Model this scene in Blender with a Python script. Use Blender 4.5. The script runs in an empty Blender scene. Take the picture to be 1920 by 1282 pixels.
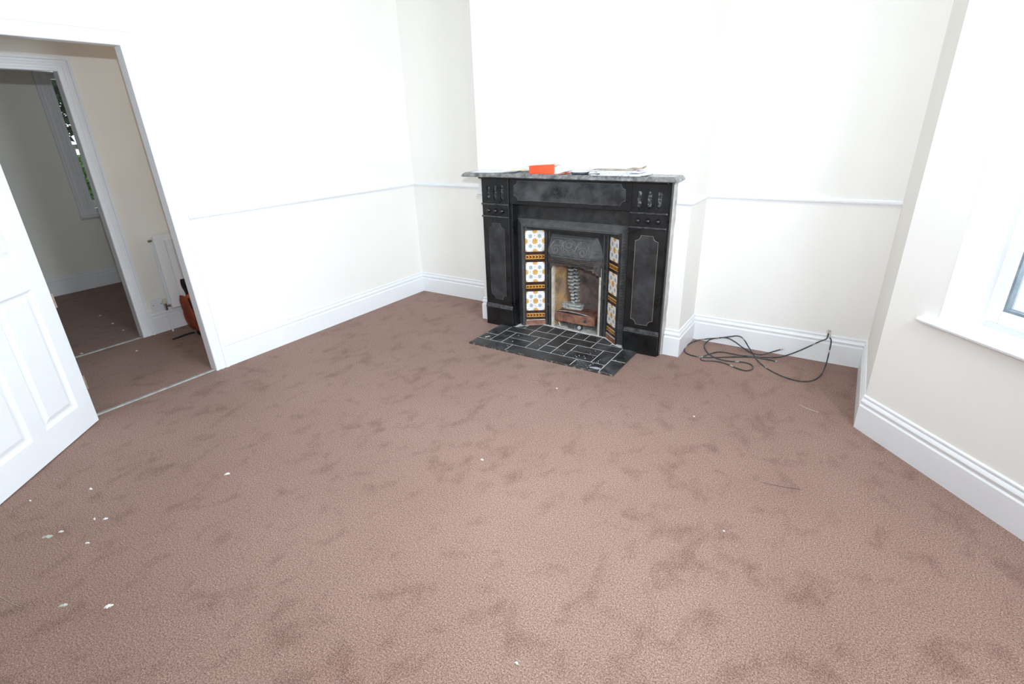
import bpy, bmesh, math, random
from mathutils import Vector, Matrix
random.seed(7)
scene = bpy.context.scene
COL = scene.collection

# ------------------------------------------------------------------ camera
cam_d = bpy.data.cameras.new('camera'); cam = bpy.data.objects.new('camera', cam_d); COL.objects.link(cam)
cam_d.sensor_width = 36.0; cam_d.lens = 974.2663 / 1920 * 36; cam_d.clip_start = 0.02
_yaw, _pit, _rol = -0.5845, -0.3936, -0.0316
_cy, _sy, _cp, _sp, _cr, _sr = math.cos(_yaw), math.sin(_yaw), math.cos(_pit), math.sin(_pit), math.cos(_rol), math.sin(_rol)
FW = Vector((_sy*_cp, _cy*_cp, _sp)); _r = Vector((_cy, -_sy, 0)); _u = _r.cross(FW)
RT = _r*_cr + _u*_sr; UP = -_r*_sr + _u*_cr
CP = Vector((3.569, -3.791, 1.53))
cam.matrix_world = Matrix(((RT.x, UP.x, -FW.x, CP.x), (RT.y, UP.y, -FW.y, CP.y), (RT.z, UP.z, -FW.z, CP.z), (0, 0, 0, 1)))
scene.camera = cam

# ------------------------------------------------------------------ view, world, lights
vs = scene.view_settings
vs.view_transform = 'Standard'; vs.look = 'None'; vs.gamma = 1.0; vs.use_curve_mapping = False
vs.exposure = 0.0
scene.cycles.max_bounces = 10; scene.cycles.diffuse_bounces = 8; scene.cycles.glossy_bounces = 4
scene.cycles.sample_clamp_indirect = 6.0

world = bpy.data.worlds.new('world'); scene.world = world; world.use_nodes = True
bgn = world.node_tree.nodes['Background']; bgn.inputs[0].default_value = (0.86, 0.93, 1.0, 1); bgn.inputs[1].default_value = 1.8

def area_light(name, loc, direction, w, h, power, color):
    l = bpy.data.lights.new(name, 'AREA'); l.shape = 'RECTANGLE'; l.size = w; l.size_y = h
    l.energy = power; l.color = color
    o = bpy.data.objects.new(name, l); COL.objects.link(o); o.location = loc
    o.rotation_euler = Vector(direction).to_track_quat('-Z', 'Y').to_euler()
    return o
DAY = (0.79, 0.90, 1.0)
BB = Vector((0.681, -0.732, 0)).normalized()          # direction of the near bay splay
BN = Vector((-BB.y, BB.x, 0))                          # outward normal of it
PC = Vector((3.788, -0.822, 0))                        # wall corner where the bay starts
SPL = 1.15
P1 = PC + BB*SPL                                       # (4.571,-1.664)
P2 = Vector((P1.x, -3.25, 0)); P3 = Vector((PC.x, -4.09, 0))
B3 = (P3 - P2).normalized(); N3 = Vector((-B3.y, B3.x, 0))
area_light('daylight_near_splay', PC + BB*0.62 + BN*0.42 + Vector((0, 0, 1.55)), -BN + Vector((0, 0, -0.6)), 0.75, 1.6, 42, DAY)
area_light('daylight_bay_front', Vector((P1.x+0.42, (P1.y+P2.y)/2, 1.55)), (-1, 0, -0.75), 1.2, 1.6, 192, DAY)
area_light('daylight_far_splay', (P2+P3)/2 + N3*0.42 + Vector((0, 0, 1.55)), -N3 + Vector((0, 0, -0.6)), 0.75, 1.6, 34, DAY)
# warm lamp under the hall ceiling and daylight from the far room's window
area_light('hall_lamp', (-0.66, -1.0, 2.60), (0, 0, -1), 0.3, 0.3, 2.2, (1.0, 0.70, 0.40))
area_light('daylight_far_room', (-3.9, -0.95, 1.5), (1, 0, 0), 0.9, 1.3, 10, (0.88, 0.95, 1.0))
# the photographer's flash, above the lens
fl = bpy.data.lights.new('flash', 'SPOT'); fl.energy = 285; fl.color = (0.81, 0.91, 1.0)
fl.spot_size = math.radians(138); fl.spot_blend = 1.0; fl.shadow_soft_size = 0.02
flo = bpy.data.objects.new('flash', fl); COL.objects.link(flo)
flo.location = CP + Vector((-0.01, 0.03, 0.27))
flo.rotation_euler = Vector((-0.54, 0.83, 0.20)).to_track_quat('-Z', 'Y').to_euler()

# ------------------------------------------------------------------ materials
def new_mat(name, color, rough=0.5, spec=0.5, metal=0.0):
    m = bpy.data.materials.new(name); m.use_nodes = True
    b = m.node_tree.nodes['Principled BSDF']
    b.inputs['Base Color'].default_value = (*color, 1); b.inputs['Roughness'].default_value = rough
    b.inputs['Specular IOR Level'].default_value = spec; b.inputs['Metallic'].default_value = metal
    return m
class NT:
    def __init__(s, m):
        s.t = m.node_tree; s.b = s.t.nodes['Principled BSDF']
    def n(s, typ, **kw):
        o = s.t.nodes.new(typ)
        for k, v in kw.items(): setattr(o, k, v)
        return o
    def l(s, a, b): s.t.links.new(a, b)
    def coord(s, out='Object', scale=(1, 1, 1)):
        c = s.n('ShaderNodeTexCoord'); mp = s.n('ShaderNodeMapping'); mp.inputs['Scale'].default_value = scale
        s.l(c.outputs[out], mp.inputs['Vector']); return mp.outputs['Vector']
    def geo(s, scale=(1, 1, 1), rot=(0, 0, 0)):
        c = s.n('ShaderNodeNewGeometry'); mp = s.n('ShaderNodeMapping'); mp.inputs['Scale'].default_value = scale
        mp.inputs['Rotation'].default_value = rot
        s.l(c.outputs['Position'], mp.inputs['Vector']); return mp.outputs['Vector']
    def noise(s, vec, scale, detail=3, rough=0.5, dist=0.0):
        o = s.n('ShaderNodeTexNoise'); s.l(vec, o.inputs['Vector'])
        o.inputs['Scale'].default_value = scale; o.inputs['Detail'].default_value = detail
        o.inputs['Roughness'].default_value = rough; o.inputs['Distortion'].default_value = dist
        return o.outputs[0]
    def ramp(s, fac, stops, interp='LINEAR'):
        o = s.n('ShaderNodeValToRGB'); o.color_ramp.interpolation = interp
        e = o.color_ramp.elements
        while len(e) < len(stops): e.new(0.5)
        for i, (p, c) in enumerate(stops):
            e[i].position = p; e[i].color = (*c, 1) if len(c) == 3 else c
        s.l(fac, o.inputs[0]); return o.outputs[0]
    def mix(s, fac, a, b, mode='MIX'):
        o = s.n('ShaderNodeMix', data_type='RGBA', blend_type=mode)
        for v, i in ((fac, 0), (a, 6), (b, 7)):
            if hasattr(v, 'links') or isinstance(v, bpy.types.NodeSocket): s.l(v, o.inputs[i])
            else: o.inputs[i].default_value = v if i == 0 else (*v, 1)
        return o.outputs[2]
    def math(s, op, a, b=0.0):
        o = s.n('ShaderNodeMath', operation=op)
        for v, i in ((a, 0), (b, 1)):
            if isinstance(v, bpy.types.NodeSocket): s.l(v, o.inputs[i])
            else: o.inputs[i].default_value = v
        return o.outputs[0]
    def bump(s, h, strength=0.3, dist=0.01):
        o = s.n('ShaderNodeBump'); o.inputs['Strength'].default_value = strength; o.inputs['Distance'].default_value = dist
        s.l(h, o.inputs['Height']); s.l(o.outputs[0], s.b.inputs['Normal'])
    def color(s, c): s.l(c, s.b.inputs['Base Color'])
    def rough(s, c): s.l(c, s.b.inputs['Roughness'])

def mottled(name, c1, c2, scale, rough=0.5, spec=0.5, bump=0.0, detail=4, p=(0.35, 0.65), metal=0.0, dist=0.0):
    m = new_mat(name, c1, rough, spec, metal); t = NT(m); v = t.geo()
    n = t.noise(v, scale, detail, 0.6, dist)
    t.color(t.ramp(n, [(p[0], c1), (p[1], c2)]))
    if bump: t.bump(n, bump, 0.004)
    return m

M = {}
M['wall'] = mottled('wall_paint', (0.845, 0.825, 0.785), (0.86, 0.84, 0.80), 3.0, 0.7, 0.25)
M['wall_hall'] = mottled('wall_paint_hall', (0.84, 0.81, 0.745), (0.86, 0.83, 0.765), 3.0, 0.7, 0.25)
M['ceil'] = mottled('ceiling_paint', (0.82, 0.81, 0.79), (0.84, 0.83, 0.81), 2.0, 0.8, 0.2)
M['gloss'] = mottled('white_gloss_paint', (0.82, 0.83, 0.85), (0.84, 0.85, 0.87), 4.0, 0.32, 0.45)
M['pvc'] = mottled('white_plastic', (0.80, 0.81, 0.83), (0.82, 0.83, 0.85), 4.0, 0.35, 0.4)
M['brass'] = mottled('dull_metal', (0.30, 0.24, 0.16), (0.42, 0.36, 0.28), 60, 0.4, 0.5, metal=0.8)
M['chrome'] = mottled('chrome', (0.5, 0.5, 0.5), (0.65, 0.65, 0.65), 60, 0.25, 0.5, metal=1.0)

def carpet():
    m = new_mat('brown_carpet', (0.3, 0.2, 0.17), 0.95, 0.06); t = NT(m)
    v = t.geo()
    fine = t.noise(v, 340, 2, 0.8)
    fine2 = t.noise(v, 175, 2, 0.6)
    f = t.math('ADD', t.math('MULTIPLY', fine, 0.6), t.math('MULTIPLY', fine2, 0.4))
    base = t.ramp(f, [(0.36, (0.100, 0.058, 0.043)), (0.50, (0.262, 0.163, 0.130)), (0.64, (0.52, 0.358, 0.302))])
    # brushed pile: footprints and rubbed patches, their pile shading put into the colour
    c = t.n('ShaderNodeNewGeometry'); mp = t.n('ShaderNodeMapping'); mp.inputs['Rotation'].default_value = (0, 0, -0.5)
    mp.inputs['Scale'].default_value = (1.35, 1.0, 1); t.l(c.outputs['Position'], mp.inputs['Vector'])
    big = t.noise(mp.outputs[0], 6.5, 5, 0.60, 0.25)
    sel = t.noise(v, 1.7, 2, 0.5)
    k = t.math('ADD', big, t.math('MULTIPLY', t.math('SUBTRACT', sel, 0.5), 0.30))
    patch = t.ramp(k, [(0.52, (0, 0, 0)), (0.70, (1, 1, 1))])
    soft = t.noise(v, 1.3, 3, 0.55)
    col = t.mix(t.math('MULTIPLY', patch, 0.52), base, (0.56, 0.49, 0.46), 'MULTIPLY')
    m2 = t.ramp(soft, [(0.3, (0.92, 0.90, 0.89)), (0.7, (1.05, 1.05, 1.05))])
    col = t.mix(1.0, col, m2, 'MULTIPLY')
    t.color(col); t.bump(f, 0.5, 0.002)
    t.b.inputs['Sheen Weight'].default_value = 0.08; t.b.inputs['Sheen Roughness'].default_value = 0.5
    return m
M['carpet'] = carpet()

def black_iron(name, c1, c2, sc, rough, bump=0.15, chips=0.0):
    m = new_mat(name, c1, rough, 0.4); t = NT(m); v = t.geo((1, 1, 1))
    n = t.noise(v, sc, 5, 0.6, 0.3)
    col = t.ramp(n, [(0.35, c1), (0.68, c2)])
    if chips:
        n2 = t.noise(v, 70, 3, 0.6)
        col = t.mix(t.ramp(n2, [(0.72-chips*0.1, (0, 0, 0)), (0.76-chips*0.1, (1, 1, 1))]), col, (0.45, 0.43, 0.40))
    t.color(col)
    t.rough(t.ramp(n, [(0.3, (max(0.05, rough-0.12),)*3), (0.7, (rough+0.15,)*3)]))
    t.bump(t.noise(v, 160, 3, 0.6), bump, 0.002)
    return m
M['slate'] = black_iron('black_painted_slate', (0.004, 0.004, 0.0045), (0.012, 0.012, 0.013), 9, 0.33, 0.08)
M['slate_panel'] = black_iron('dusty_black_slate', (0.015, 0.015, 0.0165), (0.045, 0.045, 0.048), 9, 0.42, 0.05)
M['frieze_panel'] = black_iron('dusty_frieze_slate', (0.014, 0.014, 0.0155), (0.085, 0.085, 0.09), 7, 0.45, 0.05)
M['shelf'] = black_iron('worn_highlit_shelf_edge', (0.10, 0.10, 0.102), (0.32, 0.315, 0.31), 22, 0.20, 0.03)  # worn grey, lightened to put the edge highlight into the colour
M['iron'] = black_iron('black_cast_iron', (0.010, 0.010, 0.010), (0.030, 0.029, 0.029), 20, 0.45, 0.35)
M['iron_hood'] = black_iron('grey_cast_iron', (0.055, 0.055, 0.055), (0.095, 0.093, 0.092), 25, 0.42, 0.3)
M['hood_face'] = black_iron('leaded_relief_highlight', (0.11, 0.109, 0.108), (0.17, 0.168, 0.166), 25, 0.42, 0.2)  # leading wear on raised scrolls, brightened to paint in their relief
M['hood_dark'] = black_iron('shaded_cast_iron_ground', (0.058, 0.058, 0.058), (0.085, 0.084, 0.083), 25, 0.42, 0.2)  # ground darkened, shade around the scrolls is in the colour
M['rib_iron'] = black_iron('heat_stained_iron', (0.025, 0.022, 0.021), (0.10, 0.080, 0.072), 40, 0.55, 0.3)
M['boss'] = new_mat('black_gloss_boss', (0.012, 0.012, 0.013), 0.22, 0.6)
M['rim'] = mottled('worn_black_moulding', (0.018, 0.018, 0.019), (0.065, 0.065, 0.07), 30, 0.25, 0.5)
M['inlay'] = mottled('buff_incised_line', (0.20, 0.17, 0.13), (0.42, 0.34, 0.22), 14, 0.6)
M['inlay_dim'] = mottled('faded_incised_line', (0.05, 0.05, 0.05), (0.20, 0.18, 0.15), 25, 0.6)
M['chip'] = mottled('chipped_paint', (0.02, 0.02, 0.02), (0.30, 0.30, 0.31), 60, 0.5, p=(0.50, 0.68))
M['fillet'] = mottled('grey_plaster_fillet', (0.36, 0.345, 0.32), (0.50, 0.48, 0.45), 14, 0.8)
M['mortar'] = mottled('pale_grout', (0.55, 0.54, 0.52), (0.78, 0.76, 0.73), 30, 0.9)
M['ash'] = mottled('pale_ash_mortar', (0.22, 0.21, 0.20), (0.50, 0.48, 0.46), 25, 0.9, bump=0.4)

def quarry():
    m = new_mat('black_hearth_tile', (0.02, 0.02, 0.02), 0.35, 0.5); t = NT(m); v = t.geo()
    n = t.noise(v, 9, 5, 0.65, 0.6)
    col = t.ramp(n, [(0.34, (0.012, 0.012, 0.013)), (0.54, (0.042, 0.043, 0.045)), (0.76, (0.11, 0.11, 0.115))])
    n2 = t.noise(v, 75, 3, 0.6); col = t.mix(t.ramp(n2, [(0.70, (0, 0, 0)), (0.74, (1, 1, 1))]), col, (0.5, 0.5, 0.48))
    t.color(col); t.rough(t.ramp(n, [(0.35, (0.34,)*3), (0.6, (0.6,)*3)])); t.bump(t.noise(v, 90, 3, 0.6), 0.12, 0.002)
    return m
M['quarry'] = quarry()

def clay():
    m = new_mat('sooty_fireclay', (0.3, 0.2, 0.12), 0.9, 0.1); t = NT(m); v = t.geo()
    c = t.n('ShaderNodeNewGeometry'); sx = t.n('ShaderNodeSeparateXYZ'); t.l(c.outputs['Position'], sx.inputs[0])
    n = t.noise(v, 9, 5, 0.65, 0.8)
    g = t.math('ADD', t.math('MULTIPLY', t.math('SUBTRACT', sx.outputs[0], 1.62), 1.9), t.math('MULTIPLY', t.math('SUBTRACT', n, 0.5), 1.0))
    base = t.ramp(g, [(0.02, (0.52, 0.31, 0.13)), (0.25, (0.34, 0.225, 0.155)), (0.45, (0.20, 0.150, 0.135)), (0.9, (0.17, 0.13, 0.12))])
    n2 = t.noise(v, 5.5, 4, 0.6, 0.5)
    soot = t.ramp(n2, [(0.48, (0, 0, 0)), (0.66, (1, 1, 1))])
    t.color(t.mix(t.math('MULTIPLY', soot, 0.8), base, (0.055, 0.05, 0.055)))
    t.bump(n, 0.3, 0.01)
    return m
M['clay'] = clay()
M['clay_edge'] = mottled('pale_fireclay_edge', (0.36, 0.30, 0.24), (0.58, 0.52, 0.46), 18, 0.9, p=(0.3, 0.6))
M['rust'] = mottled('rusty_iron', (0.14, 0.062, 0.042), (0.30, 0.14, 0.095), 22, 0.75, 0.3, bump=0.3)
M['ash_block'] = mottled('ashy_grey_ceramic', (0.13, 0.13, 0.125), (0.46, 0.46, 0.44), 45, 0.85, 0.2, bump=0.5, p=(0.33, 0.55))

def rose_tile():
    m = new_mat('printed_rose_tile', (0.85, 0.84, 0.82), 0.18, 0.5); t = NT(m)
    c = t.n('ShaderNodeTexCoord'); s = t.n('ShaderNodeSeparateXYZ'); t.l(c.outputs['Generated'], s.inputs[0])
    u = t.math('ABSOLUTE', t.math('SUBTRACT', s.outputs[0], 0.5)); w = t.math('ABSOLUTE', t.math('SUBTRACT', s.outputs[2], 0.5))
    def disc(cx, cz, r, soft=0.02, petals=0, amp=0.0):
        dx = t.math('SUBTRACT', u, cx); dz = t.math('SUBTRACT', w, cz)
        d = t.math('SQRT', t.math('ADD', t.math('MULTIPLY', dx, dx), t.math('MULTIPLY', dz, dz)))
        if petals:
            a = t.math('ARCTAN2', dz, dx)
            d = t.math('ADD', d, t.math('MULTIPLY', t.math('COSINE', t.math('MULTIPLY', a, float(petals))), amp))
        return t.ramp(d, [(max(0, r-soft), (1, 1, 1)), (r+soft, (0, 0, 0))])
    n = t.noise(c.outputs['Generated'], 16, 3, 0.6)
    base = t.ramp(n, [(0.40, (0.60, 0.60, 0.66)), (0.50, (0.86, 0.84, 0.80)), (0.66, (0.86, 0.76, 0.66))])
    orange = t.ramp(t.noise(c.outputs['Generated'], 22, 2, 0.5), [(0.4, (0.50, 0.24, 0.06)), (0.6, (0.74, 0.44, 0.14))])
    col = t.mix(disc(0.235, 0.235, 0.092, 0.018, 6, 0.020), base, (0.34, 0.36, 0.40))
    col = t.mix(disc(0.235, 0.235, 0.022, 0.01), col, (0.55, 0.50, 0.50))
    col = t.mix(disc(0.0, 0.27, 0.030, 0.012), col, (0.62, 0.42, 0.42)); col = t.mix(disc(0.27, 0.0, 0.030, 0.012), col, (0.62, 0.42, 0.42))
    col = t.mix(disc(0.50, 0.50, 0.085, 0.02, 8, 0.02), col, (0.55, 0.30, 0.10))
    for cx, cz, r in ((0, 0, 0.142), (0.5, 0, 0.135), (0, 0.5, 0.135)):
        col = t.mix(disc(cx, cz, r, 0.012, 8, 0.018), col, orange)
    t.color(col); t.bump(n, 0.05, 0.001)
    return m
M['rose'] = rose_tile()
def strip_tile():
    m = new_mat('amber_border_tile', (0.5, 0.2, 0.03), 0.2, 0.5); t = NT(m)
    c = t.n('ShaderNodeTexCoord'); s = t.n('ShaderNodeSeparateXYZ'); t.l(c.outputs['Generated'], s.inputs[0])
    # interlocking leaf shapes: diagonal bars folded about the long axis
    a = t.math('ABSOLUTE', t.math('SUBTRACT', s.outputs[2], 0.5))
    k = t.math('FRACT', t.math('ADD', t.math('MULTIPLY', s.outputs[0], 6.0), t.math('MULTIPLY', a, 1.3)))
    bars = t.ramp(k, [(0.38, (0.62, 0.25, 0.03)), (0.46, (0.09, 0.02, 0.008))])
    tri = t.ramp(t.math('ADD', a, t.math('MULTIPLY', k, 0.15)), [(0.44, (0, 0, 0)), (0.49, (1, 1, 1))])
    col = t.mix(tri, bars, (0.80, 0.52, 0.16))
    t.color(col)
    return m
M['amber'] = strip_tile()
M['dark_glaze'] = mottled('dark_brown_glaze', (0.022, 0.010, 0.008), (0.055, 0.022, 0.016), 30, 0.2, 0.5)
M['red'] = mottled('red_card', (0.80, 0.075, 0.025), (0.90, 0.12, 0.045), 12, 0.45, 0.4)
M['paper'] = mottled('white_paper', (0.80, 0.82, 0.86), (0.88, 0.89, 0.92), 25, 0.8, 0.2)
M['paper_grey'] = mottled('printed_paper', (0.34, 0.36, 0.42), (0.84, 0.85, 0.88), 60, 0.8, 0.2, p=(0.36, 0.46))
M['buff'] = mottled('buff_card', (0.30, 0.26, 0.18), (0.44, 0.39, 0.30), 20, 0.8, 0.2)
M['yellow'] = mottled('yellow_print', (0.78, 0.50, 0.10), (0.86, 0.62, 0.22), 40, 0.7, 0.2)
M['cardpink'] = mottled('pale_pink_card', (0.70, 0.42, 0.36), (0.82, 0.60, 0.54), 30, 0.7, 0.2)
M['greyrim'] = mottled('dark_grey_plastic', (0.05, 0.052, 0.06), (0.09, 0.092, 0.10), 30, 0.4, 0.4)
M['cable'] = mottled('black_cable_sheath', (0.022, 0.026, 0.028), (0.075, 0.082, 0.085), 30, 0.5, 0.4)
M['cable_worn'] = mottled('paint_splashed_cable', (0.10, 0.10, 0.10), (0.55, 0.52, 0.48), 30, 0.6, 0.3, p=(0.42, 0.58))
M['copper'] = mottled('bare_copper', (0.62, 0.30, 0.18), (0.80, 0.50, 0.36), 60, 0.4, 0.5, metal=0.5)
M['plastic_grey'] = mottled('grey_wire', (0.45, 0.42, 0.40), (0.60, 0.56, 0.53), 40, 0.5)
M['orange'] = mottled('orange_nylon', (0.58, 0.115, 0.035), (0.78, 0.19, 0.06), 16, 0.65, 0.25, bump=0.3)
M['orange_dk'] = mottled('rust_nylon', (0.24, 0.052, 0.028), (0.34, 0.08, 0.04), 16, 0.65, 0.25)
M['strap'] = mottled('black_webbing', (0.015, 0.012, 0.012), (0.035, 0.028, 0.028), 80, 0.7, 0.2)
M['cream'] = mottled('cream_plastic', (0.62, 0.57, 0.42), (0.70, 0.65, 0.50), 20, 0.4)
M['strip'] = mottled('grey_threshold', (0.26, 0.26, 0.25), (0.42, 0.42, 0.40), 25, 0.5, 0.4)
M['rubber'] = mottled('grey_gasket', (0.16, 0.20, 0.23), (0.24, 0.28, 0.31), 30, 0.5)
M['leaf'] = mottled('green_leaf', (0.05, 0.12, 0.025), (0.16, 0.28, 0.07), 6, 0.7, 0.3)
M['leaf_dk'] = mottled('dark_leaf', (0.02, 0.035, 0.02), (0.05, 0.07, 0.04), 6, 0.8, 0.2)
M['bark'] = mottled('bark', (0.10, 0.07, 0.05), (0.2, 0.15, 0.11), 10, 0.9)
M['fence'] = mottled('weathered_fence', (0.16, 0.15, 0.14), (0.30, 0.27, 0.24), 6, 0.9)
M['grass'] = mottled('garden_grass', (0.06, 0.10, 0.03), (0.14, 0.18, 0.07), 12, 0.95)
M['concrete'] = mottled('grey_wall', (0.35, 0.36, 0.38), (0.5, 0.51, 0.53), 5, 0.9)
M['fluff'] = mottled('white_scrap', (0.60, 0.60, 0.55), (0.82, 0.81, 0.76), 60, 0.9)
M['fluff_grey'] = mottled('grey_green_fluff', (0.34, 0.38, 0.32), (0.50, 0.54, 0.46), 60, 0.95)
def glass():
    m = new_mat('window_glass', (1, 1, 1), 0.0, 0.5); t = m.node_tree
    t.nodes.remove(t.nodes['Principled BSDF'])
    tr = t.nodes.new('ShaderNodeBsdfTransparent'); tr.inputs[0].default_value = (0.96, 0.98, 0.98, 1)
    gl = t.nodes.new('ShaderNodeBsdfGlossy'); gl.inputs['Roughness'].default_value = 0.02
    fr = t.nodes.new('ShaderNodeFresnel'); mx = t.nodes.new('ShaderNodeMixShader')
    t.links.new(fr.outputs[0], mx.inputs[0]); t.links.new(tr.outputs[0], mx.inputs[1]); t.links.new(gl.outputs[0], mx.inputs[2])
    t.links.new(mx.outputs[0], t.nodes['Material Output'].inputs[0])
    return m
M['glass'] = glass()

# ------------------------------------------------------------------ helpers
def tag(o, label=None, cat=None, group=None, kind=None):
    if label: o['label'] = label
    if cat: o['category'] = cat
    if group: o['group'] = group
    if kind: o['kind'] = kind
    return o
def empty(name, loc=(0, 0, 0), rz=0.0):
    o = bpy.data.objects.new(name, None); COL.objects.link(o); o.location = loc; o.rotation_euler = (0, 0, rz)
    o.empty_display_size = 0.05
    return o
class MB:
    def __init__(s): s.bm = bmesh.new()
    def box(s, x0, x1, y0, y1, z0, z1, bev=0.0, seg=1):
        vs = [s.bm.verts.new((x, y, z)) for x in (x0, x1) for y in (y0, y1) for z in (z0, z1)]
        F = [(0, 1, 3, 2), (4, 6, 7, 5), (0, 4, 5, 1), (2, 3, 7, 6), (0, 2, 6, 4), (1, 5, 7, 3)]
        fs = [s.bm.faces.new([vs[i] for i in f]) for f in F]
        if bev > 0:
            es = list({e for f in fs for e in f.edges})
            bmesh.ops.bevel(s.bm, geom=es, offset=bev, segments=seg, affect='EDGES', profile=0.5)
        return s
    def prism(s, pts, axis, a, b):
        """polygon pts (2D) extruded along axis from a to b"""
        def P(p, t):
            return {'x': (t, p[0], p[1]), 'y': (p[0], t, p[1]), 'z': (p[0], p[1], t)}[axis]
        v0 = [s.bm.verts.new(P(p, a)) for p in pts]; v1 = [s.bm.verts.new(P(p, b)) for p in pts]
        n = len(pts)
        s.bm.faces.new(v0[::-1]); s.bm.faces.new(v1)
        for i in range(n): s.bm.faces.new((v0[i], v0[(i+1) % n], v1[(i+1) % n], v1[i]))
        return s
    def rings(s, rings, closed=True, caps=True):
        R = [[s.bm.verts.new(p) for p in r] for r in rings]
        for a, b in zip(R, R[1:]):
            n = len(a)
            for i in range(n if closed else n-1):
                s.bm.faces.new((a[i], a[(i+1) % n], b[(i+1) % n], b[i]))
        if caps and closed:
            s.bm.faces.new(R[0][::-1]); s.bm.faces.new(R[-1])
        return s
    def tube(s, pts, r, seg=8, caps=True, radii=None):
        pts = [Vector(p) for p in pts]; rings = []; n = len(pts)
        up = Vector((0, 0, 1)); prev = None
        for i, p in enumerate(pts):
            d = (pts[min(i+1, n-1)] - pts[max(i-1, 0)]).normalized()
            if prev is None:
                a = d.cross(up)
                if a.length < 0.1: a = d.cross(Vector((1, 0, 0)))
            else: a = prev - d*prev.dot(d)
            if a.length < 1e-6: a = d.orthogonal()
            a.normalize(); prev = a; b = d.cross(a); rr = radii[i] if radii else r
            rings.append([p + (a*math.cos(2*math.pi*k/seg) + b*math.sin(2*math.pi*k/seg))*rr for k in range(seg)])
        return s.rings(rings, True, caps)
    def lathe(s, prof, centre, axis='z', seg=20):
        c = Vector(centre); rings = []
        for r, h in prof:
            ring = []
            for k in range(seg):
                a = 2*math.pi*k/seg; x, y = r*math.cos(a), r*math.sin(a)
                ring.append(c + Vector({'z': (x, y, h), 'y': (x, h, y), 'x': (h, x, y)}[axis]))
            rings.append(ring)
        return s.rings(rings, True, True)
    def sweep(s, path, prof, side=1):
        """profile (offset from wall, z) swept along a 2D path with mitres; offset to the left of travel * side"""
        P = [Vector((p[0], p[1])) for p in path]; n = len(P); rings = []
        for i in range(n):
            d0 = (P[i]-P[i-1]).normalized() if i > 0 else None
            d1 = (P[i+1]-P[i]).normalized() if i < n-1 else None
            n0 = Vector((-d0.y, d0.x)) if d0 else None; n1 = Vector((-d1.y, d1.x)) if d1 else None
            if n0 is None: m = n1
            elif n1 is None: m = n0
            else:
                m = n0+n1; m = m/(m.dot(n0))
            rings.append([(P[i].x+m.x*o*side, P[i].y+m.y*o*side, z) for o, z in prof])
        return s.rings(rings, True, True)
    def build(s, name, mat, parent=None, smooth=False, fix=True):
        if fix: bmesh.ops.recalc_face_normals(s.bm, faces=s.bm.faces)
        me = bpy.data.meshes.new(name); s.bm.to_mesh(me); s.bm.free(); me.materials.append(mat)
        if smooth:
            for p in me.polygons: p.use_smooth = True
        o = bpy.data.objects.new(name, me); COL.objects.link(o)
        if parent: o.parent = parent
        return o
def boolean(o, cutters, op='DIFFERENCE'):
    for c in cutters:
        md = o.modifiers.new('b', 'BOOLEAN'); md.operation = op; md.object = c; md.solver = 'EXACT'
    dg = bpy.context.evaluated_depsgraph_get(); dg.update()
    me = bpy.data.meshes.new_from_object(o.evaluated_get(dg)); o.modifiers.clear(); o.data = me
    for c in cutters: bpy.data.objects.remove(c)
    return o
def struct(o, label, cat):
    return tag(o, label, cat, None, 'structure')

# ------------------------------------------------------------------ room shell
T = 0.018
XL, YB, XR = -T, T, PC.x            # wall faces: left, back, right
ZC = 2.72
YF = -5.4                           # wall behind the camera
HX, FX = -1.19-T, -3.41-T           # hall wall face, far room wall face
BX0, BX1, BY = 1.042, 2.692, -0.372 # chimney breast faces

m = MB(); m.box(-3.7, 4.9, -5.6, 1.7, -0.06, 0.0)
struct(m.build('floor', M['carpet']), 'mottled brown pile carpet running through room, hall and room beyond', 'carpet')
m = MB(); m.box(-3.7, 4.9, -5.6, 1.7, ZC, ZC+0.08)
struct(m.build('ceiling', M['ceil']), 'plain white ceiling over the room', 'ceiling')

# left wall with doorway
D1A, D1B, D1H = -2.99, -2.16, 2.02
m = MB(); m.box(-0.078, XL, YF-0.15, D1A-0.02, 0, ZC); m.box(-0.078, XL, D1B+0.02, YB+0.1, 0, ZC); m.box(-0.078, XL, D1A-0.02, D1B+0.02, D1H+0.02, ZC)
struct(m.build('wall_left', M['wall']), 'long cream wall with the open doorway to the hall', 'wall')
m = MB(); m.box(XL, XR+0.3, YB, YB+0.12, 0, ZC)
struct(m.build('wall_back', M['wall']), 'cream back wall in the alcoves either side of the chimney breast', 'wall')
m = MB()
m.box(BX0, 1.374, BY, YB+0.02, 0, ZC); m.box(2.334, BX1, BY, YB+0.02, 0, ZC); m.box(1.374, 2.334, BY, YB+0.02, 1.01, ZC); m.box(1.374, 2.334, -0.03, YB+0.02, 0, 1.01)
struct(m.build('wall_chimney_breast', M['wall']), 'white painted chimney breast standing forward behind the black fireplace', 'wall')
m = MB(); m.box(XR, XR+0.3, PC.y, YB+0.1, 0, ZC)
o = struct(m.build('wall_right', M['wall']), 'narrow cream return wall between right alcove and bay', 'wall')
m = MB(); m.box(XR, XR+0.3, YF-0.15, P3.y, 0, ZC)
struct(m.build('wall_right', M['wall']), 'cream right wall behind the camera position', 'wall')
m = MB(); m.box(-0.078, XR+0.3, YF-0.15, YF, 0, ZC)
struct(m.build('wall_front', M['wall']), 'cream end wall behind the camera', 'wall')

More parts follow.
